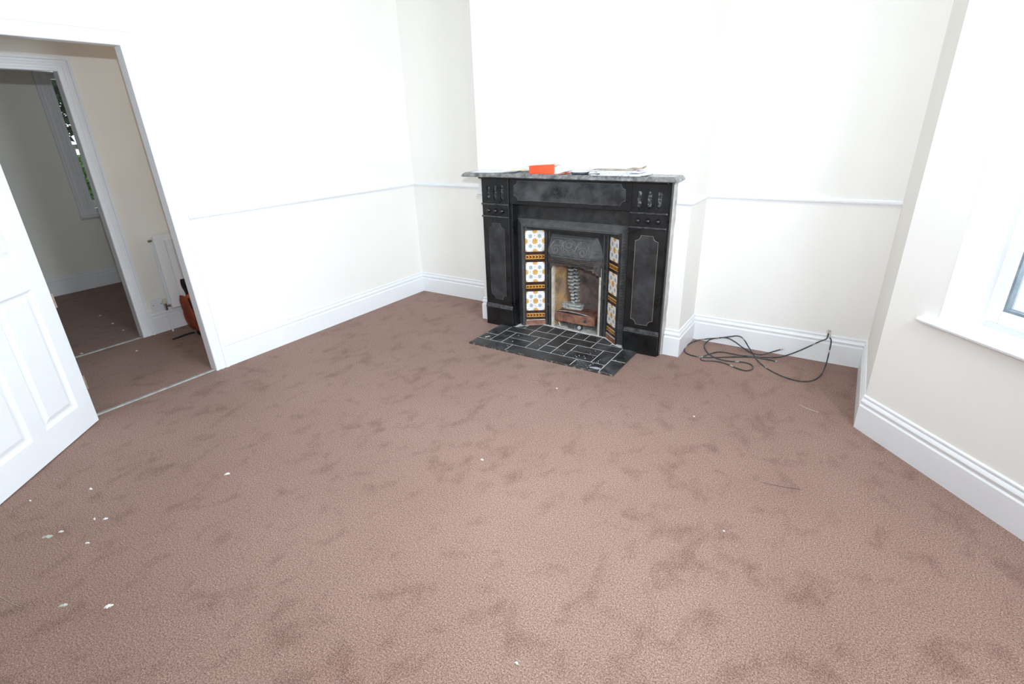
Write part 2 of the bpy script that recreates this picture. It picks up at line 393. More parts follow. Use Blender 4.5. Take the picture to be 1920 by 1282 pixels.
# bay: three straight walls with window openings, each built in its own frame (x along, y outward)
def bay_side(P, L, ang, w0, w1, wall_label, win_label, wname):
    root_rot = ang
    m = MB(); z0, z1 = 0.672, 2.35
    m.box(0, w0, 0, 0.3, 0, ZC); m.box(w1, L, 0, 0.3, 0, ZC); m.box(w0, w1, 0, 0.3, 0, z0); m.box(w0, w1, 0, 0.3, z1, ZC)
    w = m.build('wall_bay', M['wall']); w.location = P; w.rotation_euler = (0, 0, ang); struct(w, wall_label, 'wall')
    e = empty('window_1', P, ang); struct(e, win_label, 'window')
    d0, d1 = 0.13, 0.20
    m = MB()
    m.box(w0, w0+0.09, d0, d1, z0, z1, 0.004); m.box(w1-0.09, w1, d0, d1, z0, z1, 0.004)
    m.box(w0+0.09, w1-0.09, d0, d1, z0, z0+0.045, 0.004); m.box(w0+0.09, w1-0.09, d0, d1, z1-0.06, z1, 0.004)
    m.build('window_frame', M['pvc'], e)
    a, b, c, d = w0+0.09, w1-0.09, z0+0.045, z1-0.06
    m = MB(); k = 0.055
    m.box(a, a+k, d0-0.015, d1-0.02, c, d, 0.005); m.box(b-k, b, d0-0.015, d1-0.02, c, d, 0.005)
    m.box(a+k, b-k, d0-0.015, d1-0.02, c, c+k, 0.005); m.box(a+k, b-k, d0-0.015, d1-0.02, d-k, d, 0.005)
    m.build('sash', M['pvc'], e)
    m = MB(); g = 0.010; aa, bb_, cc, dd = a+k, b-k, c+k, d-k
    y0, y1 = d0-0.004, d0+0.03
    m.box(aa, aa+g, y0, y1, cc, dd); m.box(bb_-g, bb_, y0, y1, cc, dd); m.box(aa+g, bb_-g, y0, y1, cc, cc+g); m.box(aa+g, bb_-g, y0, y1, dd-g, dd)
    m.build('gasket', M['rubber'], e)['label'] = 'grey gasket around the pane'
    m = MB(); m.box(aa+g, bb_-g, d0+0.02, d0+0.026, cc+g, dd-g); m.build('pane', M['glass'], e)
    # reveal linings and the sill board with a rounded nose
    m = MB(); m.box(w0-0.002, w0+0.004, -0.001, d0, z0, z1); m.box(w1-0.004, w1+0.002, -0.001, d0, z0, z1); m.box(w0, w1, -0.001, d0, z1-0.004, z1+0.002)
    m.build('reveal_lining', M['gloss'], e)
    m = MB(); pr = [(d0, 0.668), (d0, 0.690), (-0.028, 0.690), (-0.034, 0.686), (-0.036, 0.680), (-0.034, 0.672), (-0.028, 0.668)]
    m.prism(pr, 'x', w0, w1)
    m2 = [(-0.0005, 0.668), (-0.0005, 0.690)] + pr[2:]
    m.prism(m2, 'x', w0-0.07, w0); m.prism(m2, 'x', w1, w1+0.05)
    m.build('sill_board', M['gloss'], e)
    return e
angn = math.atan2(BB.y, BB.x)
# in the local frame x runs along the wall and y points outward (left of travel)
w1o = bay_side(PC, SPL, angn, 0.25, 1.00, 'pale splayed bay wall below and beside the right-hand window', 'white framed bay window at the right edge above a white sill', 'window_1')
w1o.name = 'window_1'
w2o = bay_side(P1, (P2-P1).length, -math.pi/2, 0.15, (P2-P1).length-0.15, 'front wall of the bay right of the camera', 'wide front window of the bay right of the camera', 'window_2'); w2o.name = 'window_2'
w3o = bay_side(P2, (P3-P2).length, math.atan2(B3.y, B3.x), 0.2, 0.95, 'splayed bay wall beside the camera', 'narrow bay window beside the camera', 'window_3'); w3o.name = 'window_3'

# ------------------------------------------------------------------ skirting boards and dado rails
SK = [(0, 0), (T, 0), (T, 0.132), (T-0.0035, 0.1365), (T-0.007, 0.139), (T-0.007, 0.147), (T-0.0035, 0.151), (T-0.002, 0.158), (T-0.005, 0.166), (T-0.009, 0.172),
      (T-0.012, 0.174), (T-0.012, 0.179), (T-0.009, 0.182), (T-0.0095, 0.188), (T-0.013, 0.192), (0, 0.193)]
DR = [(0, 1.026), (0.006, 1.027), (0.008, 1.034), (0.013, 1.038), (0.018, 1.045), (0.019, 1.052), (0.016, 1.058), (0.011, 1.060), (0.010, 1.066), (0.004, 1.071), (0, 1.071)]
def skirt(name, path, label, side=-1):
    m = MB(); m.sweep(path, SK, side); return struct(m.build(name, M['gloss']), label, 'skirting board')
YA1 = -2.076                       # outer edge of the first architrave
skirt('baseboard_left', [(XL, YA1-0.01), (XL, YB), (BX0, YB), (BX0, BY), (1.128, BY)], 'tall white moulded skirting along left wall, left alcove and side of breast')
skirt('baseboard_right', [(2.597, BY), (BX1, BY), (BX1, YB), (XR, YB), (XR, PC.y), (P1.x, P1.y), (P2.x, P2.y), (P3.x, P3.y), (XR, YF)], 'tall white moulded skirting round right alcove, return wall and bay')
skirt('baseboard_front', [(XR-T, YF), (XL, YF), (XL, D1A-0.11)], 'white skirting on the wall behind the camera')
def dado(name, path, label, side=-1):
    m = MB(); m.sweep(path, DR, side); return struct(m.build(name, M['gloss']), label, 'dado rail')
dado('trim_1', [(XL, YA1-0.005), (XL, YB), (BX0, YB), (BX0, BY), (1.115, BY)], 'white dado rail along left wall and left alcove to the fireplace')
dado('trim_2', [(2.605, BY), (BX1, BY), (BX1, YB), (XR, YB)], 'white dado rail from fireplace across the right alcove')

# ------------------------------------------------------------------ doorways
AR = [(0.0, 0.0), (0.012, 0.0), (0.017, 0.004), (0.018, 0.016), (0.014, 0.020), (0.014, 0.034), (0.018, 0.038), (0.019, 0.052), (0.015, 0.056), (0.015, 0.068), (0.024, 0.072), (0.026, 0.088), (0.0, 0.092)]
def architrave(name, xface, sgn, ya, yb, h, lean, label, mat, width=1.0):
    """moulded surround on a wall plane x=xface facing sgn*x; opening from ya to yb (yb foot leans)"""
    m = MB()
    def edge(o):    # path offset outward by o
        return [(ya-o, 0.0), (ya-o, h+o), (yb+lean[1]+o, h+o), (yb+lean[0]+o, 0.0)]
    rings = []
    n = len(AR)
    corners = [edge(w*width) for d, w in AR]
    for k in range(4):
        rings.append([(xface+sgn*AR[i][0], corners[i][k][0], corners[i][k][1]) for i in range(n)])
    m.rings(rings, True, True)
    return m.build(name, mat)
def jamb_lining(name, x0, x1, ya, yb, h, lean, mat, parent):
    m = MB(); t = 0.024
    for (p, q) in (((ya-t, ya), (ya-t, ya)), ((yb+lean[0], yb+lean[0]+t), (yb+lean[1], yb+lean[1]+t))):
        m.rings([[(x0, p[0], 0), (x1, p[0], 0), (x1, p[1], 0), (x0, p[1], 0)], [(x0, q[0], h+t), (x1, q[0], h+t), (x1, q[1], h+t), (x0, q[1], h+t)]])
    m.box(x0, x1, ya, yb+lean[1], h, h+t)
    o = m.build(name, mat, parent)
    return o
# doorway 1 (room side) - the frame leans slightly, as an old one does
a1 = architrave('trim_3', XL, 1, D1A, -2.20, 2.003, (0.035, -0.005), 'doorway architrave', M['gloss'], 0.96)
struct(a1, 'white moulded door frame round the near doorway in the left wall', 'door frame')
jamb_lining('jamb_lining', -0.078, XL, D1A, -2.20, 2.003, (0.035, -0.005), M['gloss'], a1)
# hall wall with second doorway
D2A, D2B, D2H = -2.90, -2.115, 1.965
m = MB(); m.box(HX-0.06, HX, YF-0.15, D2A-0.02, 0, ZC); m.box(HX-0.06, HX, D2B+0.02, 1.6, 0, ZC); m.box(HX-0.06, HX, D2A-0.02, D2B+0.02, D2H+0.02, ZC)
struct(m.build('wall_hall', M['wall_hall']), 'cream hall wall seen through the doorway, holding the second doorway', 'wall')
a2 = architrave('trim_4', HX, 1, D2A, D2B, D2H, (0.0, 0.0), '', M['gloss'], 1.0)
struct(a2, 'white moulded door frame of the second doorway across the hall', 'door frame')
jamb_lining('jamb_lining', HX-0.06, HX, D2A, D2B, D2H, (0, 0), M['gloss'], a2)
m = MB(); m.box(HX, -0.078, YF-0.15, YF, 0, ZC)
struct(m.build('wall_hall', M['wall_hall']), 'end wall of the hall behind the open door', 'wall')
m = MB(); m.box(HX, -0.078, 1.48, 1.6, 0, ZC)
struct(m.build('wall_hall', M['wall_hall']), 'end wall of the hall out of view on the right', 'wall')
skirt('baseboard_hall', [(HX, D2B+0.09), (HX, 1.48)], 'white skirting in the hall under the radiator')
# far room
FY0, FY1 = -4.6, 0.9
WA, WB, WZ0, WZ1 = -1.440, -0.45, 0.775, 2.16
m = MB(); m.box(FX-0.15, FX, FY0, WA, 0, ZC); m.box(FX-0.15, FX, WB, FY1, 0, ZC); m.box(FX-0.15, FX, WA, WB, 0, WZ0); m.box(FX-0.15, FX, WA, WB, WZ1, ZC)
struct(m.build('wall_far', M['wall_hall']), 'dim beige wall of the room beyond with the small window', 'wall')
m = MB(); m.box(FX-0.15, HX-0.06, FY0-0.12, FY0, 0, ZC)
struct(m.build('wall_far', M['wall_hall']), 'side wall of the room beyond, out of view', 'wall')
m = MB(); m.box(FX-0.15, HX-0.06, FY1, FY1+0.12, 0, ZC)
struct(m.build('wall_far', M['wall_hall']), 'other side wall of the room beyond, out of view', 'wall')
skirt('baseboard_far', [(FX, FY0), (FX, FY1)], 'white skirting on the dim wall of the room beyond')
# far window
e = empty('window_4', (FX, 0, 0)); struct(e, 'white sash window in the dim room seen through both doorways', 'window')
m = MB()
ARW = [(0.0, 0.0), (0.008, 0.0), (0.013, 0.008), (0.013, 0.020), (0.020, 0.024), (0.020, 0.036), (0.012, 0.040), (0.012, 0.056), (0.022, 0.062), (0.022, 0.076), (0.0, 0.080)]
ARW = [(d, w*1.35) for d, w in ARW]
rings = []
for k in range(4):
    rings.append([])
    for d, w in ARW:
        c = [(WA-w, WZ0-0.02), (WA-w, WZ1+w), (WB+w, WZ1+w), (WB+w, WZ0-0.02)][k]
        rings[-1].append((d, c[0], c[1]))
m.rings(rings); m.build('window_architrave', M['gloss'], e)
m = MB(); pr = [(-0.05, WZ0-0.045), (-0.05, WZ0), (0.05, WZ0), (0.058, WZ0-0.006), (0.058, WZ0-0.02), (0.05, WZ0-0.03), (0.03, WZ0-0.045)]
R = [[(x, y, z) for x, z in pr] for y in (WA-0.112, WB+0.112)]
m.rings(R)
# horns: the part against the wall does not enter it
o = m.build('sill_board', M['gloss'], e)
for v in o.data.vertices:
    if v.co.x < 0: v.co.x = 0.0
m = MB(); s0, s1 = -0.13, -0.03
m.box(-0.15, 0, WA, WA+0.012, WZ0, WZ1); m.box(-0.15, 0, WB-0.02, WB, WZ0, WZ1); m.box(-0.15, 0, WA+0.02, WB-0.02, WZ1-0.02, WZ1); m.box(-0.15, 0, WA+0.02, WB-0.02, WZ0-0.001, WZ0+0.02)
m.build('window_frame', M['gloss'], e)
MR = 1.455
def sash(x0, x1, za, zb, name):
    m = MB(); k = 0.040; a, b = WA+0.012, WB-0.02
    m.box(x0, x1, a, a+k, za, zb, 0.004); m.box(x0, x1, b-k, b, za, zb, 0.004); m.box(x0, x1, a+k, b-k, za, za+k, 0.004); m.box(x0, x1, a+k, b-k, zb-k, zb, 0.004)
    s_ = m.build('sash', M['gloss'], e)
    m = MB(); xm = (x0+x1)/2; m.box(xm-0.002, xm+0.002, a+k, b-k, za+k, zb-k); m.build('pane', M['glass'], s_)
sash(-0.085, -0.050, MR-0.02, WZ1-0.02, 'upper'); sash(-0.045, -0.010, WZ0+0.02, MR+0.03, 'lower')
# threshold strips
m = MB(); m.prism([(-0.055, 0), (-0.025, 0), (-0.030, 0.006), (-0.050, 0.006)], 'y', D1A, -2.166)
o = m.build('trim_5', M['strip'])
struct(o, 'thin grey metal threshold strip on carpet in the near doorway', 'threshold strip')
m = MB(); m.prism([(-1.235, 0), (-1.205, 0), (-1.210, 0.006), (-1.230, 0.006)], 'y', D2A, D2B)
struct(m.build('trim_6', M['strip']), 'thin grey threshold strip in the second doorway across the hall', 'threshold strip')

# ------------------------------------------------------------------ the open panelled door
DW, DH, DT = 0.815, 1.985, 0.040
door = None
m = MB()
uA, uB, uC, uD = 0.110, 0.365, 0.460, 0.705
zs = [(0.155, 0.837), (0.992, 1.560), (1.660, 1.870)]
zg = 0.006
# local frame: x along the leaf from the hinge, y = thickness away from the viewer, z up
for x0, x1 in ((0, uA), (uB, uC), (uD, DW)): m.box(x0, x1, -DT, 0, zg, DH)
for x0, x1 in ((uA, uB), (uC, uD)):
    for z0, z1 in ((zg, zs[0][0]), (zs[0][1], zs[1][0]), (zs[1][1], zs[2][0]), (zs[2][1], DH)): m.box(x0, x1, -DT, 0, z0, z1)
bmesh.ops.remove_doubles(m.bm, verts=m.bm.verts, dist=1e-5)
door = m.build('door_1', M['gloss'])
e_ = Vector((0.648, -0.762, 0)); door.location = (0.052, -2.906, 0); door.rotation_euler = (0, 0, math.atan2(e_.y, e_.x))
struct(door, 'white six-panel door standing open at the left edge', 'door')
for z0, z1 in zs:
    for x0, x1 in ((uA, uB), (uC, uD)):
        m = MB()
        def rect(i, y):
            y = -y
            return [(x0+i, y, z0+i), (x1-i, y, z0+i), (x1-i, y, z1-i), (x0+i, y, z1-i)]
        m.rings([rect(0.052, 0.003), rect(0.050, 0.003), rect(0.026, 0.011), rect(0.018, 0.011), rect(0.012, 0.009), rect(0.006, 0.003), rect(0, 0.0), rect(0, DT)])
        p = m.build('panel', M['gloss'], door)
for z in (0.25, 0.74, 1.72):
    m = MB(); m.lathe([(0.0055, -0.04), (0.0055, 0.04)], (-0.004, 0.002, z), 'z', 10); m.box(-0.003, 0.0, -DT+0.004, -0.004, z-0.038, z+0.038)
    h = m.build('hinge', M['brass'], door); h['label'] = 'dull metal hinge'

# ------------------------------------------------------------------ fireplace
FP = empty('fireplace', (0, 0, 0)); tag(FP, 'black painted cast and slate fireplace with floral tiled cheeks under a worn shelf', 'fireplace')
YP = -0.455
def notched(x0, x1, z0, z1, r, n=6):
    pts = []
    for cx, cz, a0 in ((x0, z0, 90), (x1, z0, 180), (x1, z1, 270), (x0, z1, 0)):
        arc = []
        for k in range(n+1):
            a = math.radians(a0 - 90*k/n)
            arc.append((cx+r*math.cos(a), cz+r*math.sin(a)))
        if (cx, cz) == (x0, z0): pts += arc
        elif (cx, cz) == (x1, z0): pts += arc
        else: pts += arc
    return pts
def outline_strip(m, pts, y, w):
    n = len(pts); inner = []
    cx = sum(p[0] for p in pts)/n; cz = sum(p[1] for p in pts)/n
    P = [Vector(p) for p in pts]; out = []; inn = []
    for i in range(n):
        d0 = (P[i]-P[i-1]); d1 = (P[(i+1) % n]-P[i])
        if d0.length < 1e-6: d0 = d1
        if d1.length < 1e-6: d1 = d0
        d0.normalize(); d1.normalize(); nn = Vector((-d0.y-d1.y, d0.x+d1.x))
        if nn.length < 1e-4: nn = Vector((-d0.y, d0.x))
        nn.normalize(); out.append(P[i]-nn*w/2); inn.append(P[i]+nn*w/2)
    for i in range(n):
        j = (i+1) % n
        a, b, c, d = out[i], out[j], inn[j], inn[i]
        vs = [m.bm.verts.new((q.x, yy, q.y)) for yy in (y, y+0.0012) for q in (a, b, c, d)]
        m.bm.faces.new(vs[0:4]); m.bm.faces.new((vs[0], vs[1], vs[5], vs[4])); m.bm.faces.new((vs[2], vs[3], vs[7], vs[6]))
def pilaster(xa, xb, inner, outer, fl, panel, dim):
    lab = 'left' if xa < 1.8 else 'right'
    m = MB(); cx = (xa+xb)/2
    # shaft block with three flutes cut in the top
    m.box(xa, xb, YP, -0.375, 0.165, 1.188, 0.002)
    p = m.build('pilaster', M['slate'], FP)
    cut = []
    for fx in fl:
        c = MB(); pts = []
        r = 0.0145; za, zb = 1.018, 1.124
        for k in range(9):
            a = math.pi*k/8; pts.append((fx+r*math.cos(a), zb-r+r*math.sin(a)))
        for k in range(9):
            a = math.pi+math.pi*k/8; pts.append((fx+r*math.cos(a), za+r+r*math.sin(a)))
        c.prism(pts, 'y', YP-0.01, YP+0.012); cut.append(c.build('cutter', M['slate']))
    boolean(p, cut)
    for fx in fl:   # chipped white lining inside each flute
        c = MB(); r = 0.0140; pts = []
        for k in range(9):
            a = math.pi*k/8; pts.append((fx+r*math.cos(a), 1.1095+r*math.sin(a)))
        for k in range(9):
            a = math.pi+math.pi*k/8; pts.append((fx+r*math.cos(a), 1.0345+r*math.sin(a)))
        c.prism(pts, 'y', YP+0.010, YP+0.0125); q = c.build('flute', M['chip'], p); q['label'] = 'chipped flute groove'
    # backing board wider than the shaft, with a small arris
    b = MB(); b.box(min(inner, outer), max(inner, outer), YP+0.012, -0.3725, 0, 1.188, 0.0015); b.build('backing_board', M['slate'], p)
    for z in (0.984, 0.891):
        b = MB(); b.box(xa-0.004, xb+0.004, YP-0.013, YP+0.004, z-0.0075, z+0.0075, 0.0055, 3); b.build('moulding_bar', M['rim'], p, True)
    for fx in fl:
        b = MB(); b.lathe([(0.0001, -0.020), (0.007, -0.0186), (0.0130, -0.0130), (0.0172, -0.004), (0.0178, 0.002), (0.0175, 0.0025)], (fx+0.0, YP-0.0015, 0.935), 'y', 20)
        b.build('boss', M['boss'], p, True)
    # plinth
    b = MB(); b.box(xa-0.002, xb+0.014 if lab == 'left' else xb+0.006, YP-0.010, -0.374, 0, 0.150, 0.002)
    pl = b.build('plinth', M['slate'], p)
    b = MB(); x0, x1 = xa-0.002, (xb+0.014 if lab == 'left' else xb+0.006)
    pr = [(0.0, 0.150), (-0.012, 0.150), (-0.013, 0.158), (-0.009, 0.163), (-0.009, 0.168), (-0.005, 0.173), (-0.003, 0.182), (0.0, 0.184)]
    b.prism([(YP+y, z) for y, z in pr], 'x', x0-0.001, x1+0.001); b.build('plinth_moulding', M['rim'], pl)
    # notched sunk panel and incised line
    x0, x1, z0, z1 = panel; pts = notched(x0, x1, z0, z1, 0.036)
    b = MB(); b.prism(pts, 'y', YP-0.0008, YP+0.001); b.build('sunk_panel', M['slate_panel'], p)
    b = MB(); outline_strip(b, pts, YP-0.0022, 0.0018 if not dim else 0.0016); q = b.build('incised_line', M['inlay_dim'] if dim else M['inlay'], p)
    return p
pilaster(1.128, 1.370, 1.394, 1.118, (1.188, 1.250, 1.311), (1.180, 1.325, 0.228, 0.840), True)
pilaster(2.330, 2.571, 2.314, 2.584, (2.381, 2.449, 2.515), (2.372, 2.527, 0.218, 0.840), False)
# frieze
m = MB(); m.box(1.372, 2.328, YP+0.010, -0.373, 0.990, 1.188, 0.0015); fz = m.build('frieze', M['slate'], FP)
pts = notched(1.415, 2.283, 1.022, 1.160, 0.032)
m = MB(); m.prism(pts, 'y', YP+0.0085, YP+0.011); m.build('sunk_panel', M['frieze_panel'], fz)
m = MB(); outline_strip(m, pts, YP+0.0068, 0.0020); m.build('incised_line', M['inlay_dim'], fz)
# worn painted spray in the middle of the frieze: small raised flecks
m = MB(); rnd = random.Random(3)
for k in range(70):
    a = rnd.uniform(0, 2*math.pi); rr = rnd.random()**0.6
    x = 1.79+0.075*rr*math.cos(a); z = 1.09+0.045*rr*math.sin(a); s_ = rnd.uniform(0.002, 0.006); b_ = rnd.uniform(0, 3.14)
    pts2 = [(x+s_*math.cos(b_+i*2.1)*rnd.uniform(0.6, 1.6), z+s_*math.sin(b_+i*2.1)*0.8) for i in range(3)]
    m.prism(pts2, 'y', YP+0.0072, YP+0.0088)
m.build('faded_decoration', M['slate'], fz)['label'] = 'faded dark decoration at the centre'
# shelf: chamfered edge on three sides
SX0, SX1, SYF, SYB, SZ0, SZ1 = 1.020, 2.640, -0.562, BY-0.0005, 1.188, 1.219
m = MB()
def srect(i, z): return [(SX0+i, SYF+i, z), (SX1-i, SYF+i, z), (SX1-i, SYB, z), (SX0+i, SYB, z)]
m.rings([srect(0.010, SZ0), srect(0.001, SZ0+0.004), srect(0.0, SZ0+0.009), srect(0.004, SZ0+0.013), srect(0.006, SZ0+0.018), srect(0.018, SZ1-0.002), srect(0.022, SZ1)])
m.build('mantel_shelf', M['shelf'], FP)['label'] = 'worn black shelf with chipped grey edge, highlight painted in'
m = MB(); m.box(1.13, 2.57, -0.50, BY-0.001, SZ0-0.014, SZ0, 0.003); m.build('bed_moulding', M['slate'], FP)
# plaster fillet down the right side
m = MB()
rnd = random.Random(5); rings = []
for k in range(25):
    z = 1.186*k/24; w = 0.014+rnd.uniform(-0.002, 0.003)
    rings.append([(2.5845, BY-0.0005, z), (2.5845, BY-0.034, z), (2.5845+w*0.6, BY-0.026, z), (2.5845+w, BY-0.0005, z)])
m.rings(rings); m.build('plaster_fillet', M['fillet'], FP)['label'] = 'rough grey plaster down the right side'
m = MB(); rings = []
for k in range(13):
    z = 1.186*k/12; w = 0.006+rnd.uniform(-0.002, 0.003)
    rings.append([(1.1175, BY-0.0005, z), (1.1175, BY-0.02, z), (1.1175-w, BY-0.0005, z)])
m.rings(rings); m.build('plaster_fillet', M['fillet'], FP)

# cast iron insert
INS = MB(); INS.box(1.376, 2.332, -0.364, -0.352, 0.80, 1.008); ins = INS.build('insert', M['iron'], FP); ins['label'] = 'cast iron tiled insert'
# side fillers between slip and hood frame
m = MB(); m.box(1.376, 1.400, -0.362, -0.350, 0, 0.80); m.build('slip', M['iron'], ins)
m = MB(); m.box(2.296, 2.332, -0.362, -0.350, 0, 0.80); m.build('slip', M['iron'], ins)
# sloping hood frame: outer edge back, inner edge forward
HF_L = dict(o=(1.380, -0.352), i=(1.452, -0.400), r=(1.456, -0.376)); HF_R = dict(o=(2.300, -0.352), i=(2.240, -0.408), r=(2.236, -0.388))
def frame_ring(z_out, z_in, base=False):
    pass
m = MB()
prof = [('o', 0.000), ('b', 0.004), ('i0', 0.058), ('i', 0.064), ('r', 0.066), ('k', 0.060)]
# corners: foot-left, top-left, top-right, foot-right
def fr(k):
    # returns list of points across the profile for each corner
    xo, yo = (1.380, -0.352) if k in (0, 1) else (2.302, -0.352)
    xi, yi = (1.452, -0.402) if k in (0, 1) else (2.240, -0.408)
    s = 1 if k in (0, 1) else -1
    top = k in (1, 2)
    zo, zi = (0.884, 0.822) if top else (0.0, 0.0)
    dz = -1 if top else 0
    P = []
    P.append((xo, yo, zo)); P.append((xo+s*0.004, yo-0.010, zo+dz*0.004))
    P.append((xi-s*0.010, yi+0.006, zi-dz*0.010)); P.append((xi-s*0.006, yi-0.002, zi-dz*0.006)); P.append((xi, yi-0.001, zi))
    P.append((xi+s*0.001, yi+0.024, zi+dz*0.002)); P.append((xi-s*0.02, yi+0.030, zi-dz*0.02))
    P.append((xo+s*0.01, yo+0.002, zo+dz*0.01))
    return P
m.rings([fr(0), fr(1), fr(2), fr(3)]); hf = m.build('hood_frame', M['iron_hood'], ins)
hf['label'] = 'sloping grey cast iron frame'
# beaded leaf relief on the two side strips
m = MB()
for k, side in ((0, 0), (2, 1)):
    for j in range(34):
        z = 0.03+j*0.0225
        if side == 0: a, b = Vector((1.402, -0.3695, z)), Vector((1.434, -0.3885, z))
        else: a, b = Vector((2.282, -0.3725, z)), Vector((2.256, -0.394, z))
        mid = (a+b)/2 + Vector((0, -0.004, 0.007))
        m.tube([a, mid, b+Vector((0, 0, 0.0))], 0.0020, 5)
m.build('leaf_relief', M['iron'], ins)['kind'] = 'stuff'

# splayed cheeks with tiles
def cheek(A, B, zt, mirror):
    A = Vector((A[0], A[1], 0)); B = Vector((B[0], B[1], 0)); d = (B-A); L = d.length; ang = math.atan2(d.y, d.x)
    e = MB()
    # local: x along A->B, y = into the wall, z up
    e.box(0, L, 0.006, 0.014, 0.0, zt)                       # back plate
    e.box(-0.006, 0.003, -0.003, 0.010, 0.0, zt, 0.001); e.box(L-0.003, L+0.006, -0.003, 0.010, 0, zt, 0.001)
    e.box(0, L, -0.002, 0.010, 0.0, 0.055, 0.001)
    ck = e.build('tiled_cheek', M['iron'], ins); ck.location = A; ck.rotation_euler = (0, 0, ang)
    def slab(name, z0, z1, y0, mat, b=0.0008, x0=0.003, x1=None):
        q = MB(); q.box(x0, (x1 or L-0.003), y0, 0.007, z0, z1, b); return q.build(name, mat, ck)
    for z0, z1 in ((0.135, 0.296), (0.376, 0.536), (0.620, 0.784)):
        slab('picture_tile', z0, z1, -0.001, M['rose'])
    for z0, z1 in ((0.079, 0.110), (0.322, 0.350), (0.561, 0.594)):
        q = slab('border_tile', z0, z1, -0.001, M['amber'])
    for z0, z1 in ((0.111, 0.1335), (0.056, 0.078), (0.297, 0.321), (0.351, 0.375), (0.537, 0.560), (0.595, 0.619)):
        slab('dark_fillet_tile', z0, z1, -0.0005, M['dark_glaze'])
    slab('top_rail', 0.785, zt, -0.0015, M['rib_iron'])
    q = MB(); q.box(0.0, L, -0.006, 0.0, 0.050, 0.058, 0.0015); q.build('tile_ledge', M['clay_edge'], ck)
    q = MB(); q.box(-0.004, L+0.004, -0.004, 0.006, 0.0, 0.048, 0.001); q.build('base_plate', M['rust'], ck)
    return ck
cheek((1.456, -0.372), (1.585, -0.286), 0.83, False)
cheek((2.136, -0.314), (2.2475, -0.413), 0.83, True)
# inner front plate around the fire opening (two posts and a head)
def yp(x): return -0.286 + (x-1.585)/(2.136-1.585)*(-0.028)
m = MB()
for x0, x1, z0, z1 in ((1.585, 1.641, 0.0, 0.83), (2.078, 2.136, 0.0, 0.83), (1.641, 2.078, 0.555, 0.83)):
    m.rings([[(x0, yp(x0), z0), (x1, yp(x1), z0), (x1, yp(x1)+0.012, z0), (x0, yp(x0)+0.012, z0)], [(x0, yp(x0), z1), (x1, yp(x1), z1), (x1, yp(x1)+0.012, z1), (x0, yp(x0)+0.012, z1)]])
m.build('front_plate', M['iron'], ins)
for xx in (1.600, 2.120, 1.630, 2.090):
    m = MB(); m.tube([(xx, yp(xx)-0.002, 0.01), (xx, yp(xx)-0.002, 0.80)], 0.003, 6); m.build('bead', M['iron_hood'], ins)
for z in (0.19, 0.32, 0.43, 0.53):
    for xx in (2.105, 1.614):
        ring = [(xx+0.007*math.cos(a), yp(xx)-0.002, z+0.009*math.sin(a)) for a in [2*math.pi*k/10 for k in range(11)]]
        m = MB(); m.tube(ring, 0.0018, 5); m.build('rosette', M['iron_hood'], ins)
m = MB(); m.box(1.40, 2.30, -0.375, -0.02, 0.822, 0.835); m.build('top_plate', M['iron'], ins)
# canopy (smoke hood): bowed loft with canted ends
def can_ring(t):
    z = 0.765 - 0.163*t
    bulge = 0.012 + 0.078*math.sin(min(1, t*1.02)*math.pi/2)**0.9 - (0.016*max(0, t-0.82)/0.18)
    e_ = 0.040*(1-math.sqrt(1-(t-0.0)**2*0.999)) if False else 0
    wl = 1.648 - 0.040*math.sin(t*math.pi/2); wr = 2.040 + 0.048*math.sin(t*math.pi/2)
    if t > 0.85: wl += 0.008*(t-0.85)/0.15; wr -= 0.008*(t-0.85)/0.15
    cant = 0.012+0.052*math.sin(t*math.pi/2)
    n = 24; pts = [(wl, yp(wl)+0.001, z)]
    for k in range(n+1):
        x = wl+cant + (wr-wl-2*cant)*k/n
        pts.append((x, yp(x)-bulge, z))
    pts.append((wr, yp(wr)+0.001, z))
    return pts
def can_pt(u, t, off=0.0):
    z = 0.765-0.163*t; P = can_ring(t); a, b = Vector(P[1]), Vector(P[-2])
    p = a+(b-a)*u; return p+Vector((0, -off, 0))
m = MB(); N = 14
m.rings([can_ring(k/N) for k in range(N+1)], False, False)
top = [m.bm.verts.new(p) for p in can_ring(0)]; bot = [m.bm.verts.new(p) for p in can_ring(1)]
m.bm.faces.new(top); m.bm.faces.new(bot)
bmesh.ops.remove_doubles(m.bm, verts=m.bm.verts, dist=1e-5)
can = m.build('canopy', M['hood_dark'], ins); can['label'] = 'embossed grey iron smoke canopy'
for p in can.data.polygons: p.use_smooth = False
m = MB()
def rel(pts, r=0.0034): m.tube([can_pt(u, t, 0.0018) for u, t in pts], r, 6)
def arc(cu, ct, ru, rt, a0, a1, n=14): return [(cu+ru*math.cos(math.radians(a0+(a1-a0)*k/n)), ct+rt*math.sin(math.radians(a0+(a1-a0)*k/n))) for k in range(n+1)]
rel(arc(0.46, 0.48, 0.17, 0.30, 0, 360, 28)); rel(arc(0.46, 0.48, 0.13, 0.22, 20, 340, 20)); rel(arc(0.46, 0.40, 0.06, 0.10, 0, 360, 16))
rel([(0.36, 0.52), (0.42, 0.60), (0.46, 0.66), (0.50, 0.60), (0.56, 0.52)]); rel([(0.38, 0.44), (0.46, 0.50), (0.54, 0.44)]); rel([(0.40, 0.35), (0.46, 0.30), (0.52, 0.35)])
